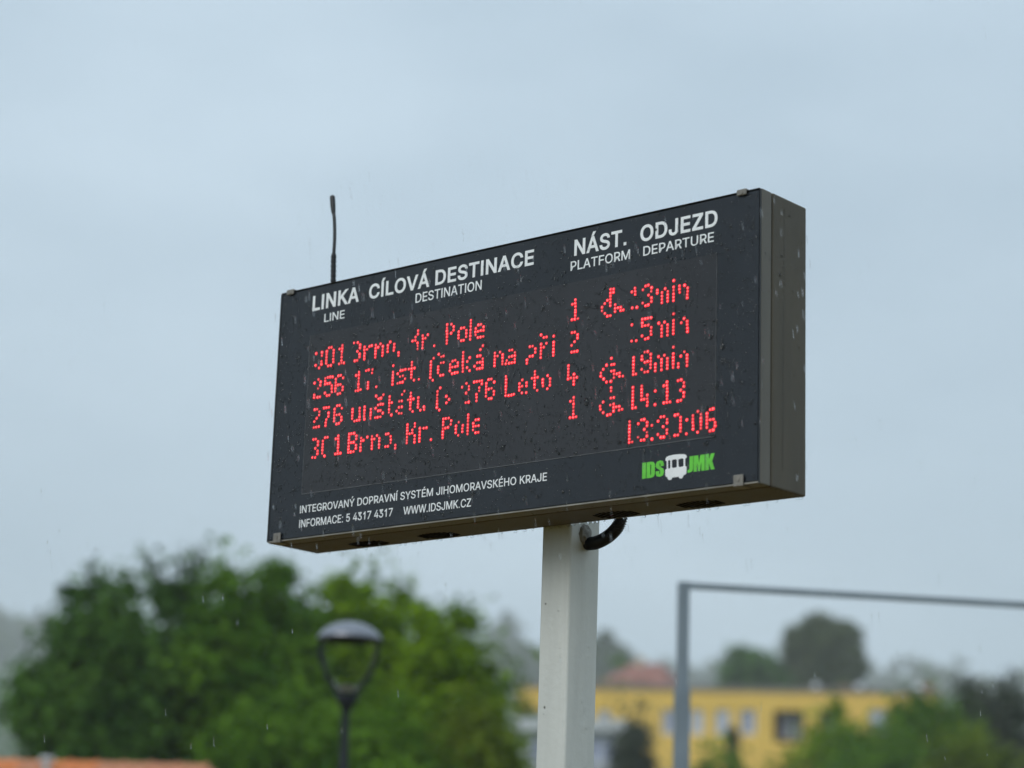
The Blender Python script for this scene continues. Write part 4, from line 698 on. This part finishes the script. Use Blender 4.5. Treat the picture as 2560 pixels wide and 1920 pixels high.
# ------------------------------------------------------------------ water
def drops_mesh(name, items, mat_, label):
    """items: (origin, tangent u, tangent v, normal, ru, rv, h)"""
    bm = bmesh.new(); seg = 8
    for (c, tu, tv, n, ru, rv, h) in items:
        rings = []
        for (s_, hh) in ((1, 0), (.86, .5), (.5, .86)):
            rings.append([bm.verts.new(c + tu * (math.cos(2 * math.pi * k / seg) * ru * s_) + tv * (math.sin(2 * math.pi * k / seg) * rv * s_) + n * (h * hh)) for k in range(seg)])
        tp = bm.verts.new(c + n * h)
        for a, b in zip(rings, rings[1:]):
            for k in range(seg): bm.faces.new((a[k], a[(k + 1) % seg], b[(k + 1) % seg], b[k]))
        for k in range(seg): bm.faces.new((rings[-1][k], rings[-1][(k + 1) % seg], tp))
    me = bpy.data.meshes.new(name); bm.to_mesh(me); bm.free()
    me.polygons.foreach_set('use_smooth', [True] * len(me.polygons))
    o = link(name, me, mat_); o.matrix_world = board_m
    return tag(o, label, 'water drops', kind='stuff')
board_m = Matrix.Translation(board.location) @ Matrix.Rotation(-YAW, 4, 'Z')
ledset = {}
for (a_, b2) in LED: ledset.setdefault((a_ // 10, b2 // 10), []).append((a_ / 1000, b2 / 1000))
def near_led(u_, z_, d):
    i, j = int(u_ * 100), int(z_ * 100)
    return any((q[0] - u_) ** 2 + (q[1] - z_) ** 2 < d * d for di in (-1, 0, 1) for dj in (-1, 0, 1) for q in ledset.get((i + di, j + dj), ()))
boxes = [(t[1] - .003, t[1] + t[3] + .003, t[2] - .003, t[2] + t[4] * 1.35 + .003) for t in T.values()] + [(1.32, 1.39, .03, .10)]
X_, Z_, Y_ = Vector((1, 0, 0)), Vector((0, 0, 1)), Vector((0, 1, 0))
rd = random.Random(11); items = []
tries = 0
while len(items) < 8000 and tries < 60000:
    tries += 1
    u_, z_ = rd.uniform(.01, W - .01), rd.uniform(.01, H - .01)
    den = .5 + .5 * mnoise.noise(Vector((u_ * 9, z_ * 9, 3))) + .25 * mnoise.noise(Vector((u_ * 40, z_ * 40, 1)))
    if z_ < .13: den *= .55
    if rd.random() > den + .12: continue
    if any(b[0] < u_ < b[1] and b[2] < z_ < b[3] for b in boxes) and rd.random() < .97: continue
    r = min(.0042, .00115 * math.exp(abs(rd.gauss(0, .5)))) * (1.0 if rd.random() < .93 else 1.7)
    if near_led(u_, z_, .004) and (r > .0014 or rd.random() < .6): continue
    win_ = .1235 < u_ < 1.4655 and .1225 < z_ < .559
    items.append((P(u_, .00095 if win_ else .00195, z_), X_, Z_, -Y_, r * rd.uniform(.8, 1.05), r * rd.uniform(1, 1.45), r * .75))
drops_mesh('panel_raindrops', items, M_water, 'small dark raindrops covering the front glass of the board')
items = []
for k in range(90):
    b2, z_ = rd.uniform(.004, D - .006), rd.uniform(.01, H - .01) if rd.random() < .5 else H - abs(rd.gauss(0, .12))
    if not 0.01 < z_ < H - .01 or G - .006 < b2 < G + .01: continue
    r = .0010 * math.exp(rd.gauss(0, .45)); items.append((P(W, b2, z_), Y_, Z_, X_, r, r * rd.uniform(1, 1.8), r * .6))
zc_ = H - .03; bb = .10
while zc_ > .05:                                                   # one trickle down the side
    items.append((P(W, bb, zc_), Y_, Z_, X_, .0006, .007, .0004)); zc_ -= .011; bb += rd.uniform(-.0012, .0014)
drops_mesh('side_raindrops', items, M_water, 'raindrops and one trickle on the grey side of the board')
items = []
for k in range(75):
    z_ = rd.uniform(-1.2, -.02); r = .0010 * math.exp(rd.gauss(0, .4))
    if rd.random() < .55: items.append((P(.889, rd.uniform(.21, .30), z_), Y_, Z_, X_, r, r * rd.uniform(1, 1.7), r * .6))
    else: items.append((P(rd.uniform(.81, .875), .197, z_), X_, Z_, -Y_, r, r * rd.uniform(1, 1.7), r * .6))
drops_mesh('post_raindrops', items, M_water, 'raindrops clinging to the pale post below the board')
# beads hanging from the lower edges
bm = bmesh.new()
def bead(u_, b2, z_, r):
    t = bmesh.new(); bmesh.ops.create_uvsphere(t, u_segments=10, v_segments=7, radius=1)
    c = P(u_, b2, z_)
    for v in t.verts:
        q = v.co; v.co = c + Vector((q.x * r, q.y * r, (q.z * 1.15 - .35) * r * (1.0)))
    me_ = bpy.data.meshes.new('t'); t.to_mesh(me_); t.free(); bm.from_mesh(me_); bpy.data.meshes.remove(me_)
u_ = .006
while u_ < W - .01:
    bead(u_, D - .003 + rd.uniform(-.002, .001), .0006, rd.uniform(.0026, .0050) * (1.2 if .72 < u_ < .86 else 1)); u_ += rd.choice([.009, .02, .032, .05, .07]) * rd.uniform(.6, 1.3)
for k in range(26): bead(rd.uniform(.03, W - .03), rd.uniform(.010, G - .01), .0004, rd.uniform(.0015, .0028))
for k in range(18): bead(.003, .01 + k * .0102, .001, rd.uniform(.0024, .0040))
for k in range(9): bead(W - .004, .015 + k * .020, .001, rd.uniform(.0015, .0030))
for k in range(40): bead(rd.uniform(.02, W - .03), rd.uniform(G + .02, D - .02), .0006, rd.uniform(.0010, .0020))
me = bpy.data.meshes.new('hanging_beads'); bm.to_mesh(me); bm.free()
o = link('hanging_drops', me, M_water, smooth=True); o.matrix_world = board_m; tag(o, 'clear drops hanging in a row from the lower edge of the board', 'water drops', kind='stuff')
# rain in the air: long thin drops
bm = bmesh.new(); rr = random.Random(21)
for k in range(420):
    dist = rr.uniform(4.6, 6.3); p_ = at(rr.uniform(0, 2560), rr.uniform(0, 1900), dist) if k % 3 == 0 else at(rr.uniform(640, 2040), rr.uniform(420, 1400), rr.uniform(4.6, 5.2))
    ln = rr.uniform(.012, .030); tl_ = Vector((.10 + rr.uniform(-.03, .03), 0, -1)).normalized(); r_ = rr.uniform(.00035, .0006)
    tube(bm, [p_, p_ + tl_ * ln * .3, p_ + tl_ * ln * .8, p_ + tl_ * ln], [r_ * .3, r_, r_, r_ * .3], 5)
tag(build('falling_rain', bm, M_water, None, True), 'thin falling raindrops in front of the board', 'rain', kind='stuff')

# ------------------------------------------------------------------ damp air
bm = bmesh.new(); box(bm, (-725, -155, -4), (725, 1305, 190)); hz = build('haze', bm, None); tag(hz, 'thin rainy haze', 'haze', kind='stuff')
hm = bpy.data.materials.new('damp_air'); hm.use_nodes = True; t = hm.node_tree; t.nodes.clear()
pv = N(t, 'ShaderNodeVolumePrincipled'); pv.inputs['Color'].default_value = (.97, .985, 1, 1); pv.inputs['Density'].default_value = .0006
mo = N(t, 'ShaderNodeOutputMaterial'); t.links.new(pv.outputs[0], mo.inputs['Volume']); hz.data.materials.append(hm)
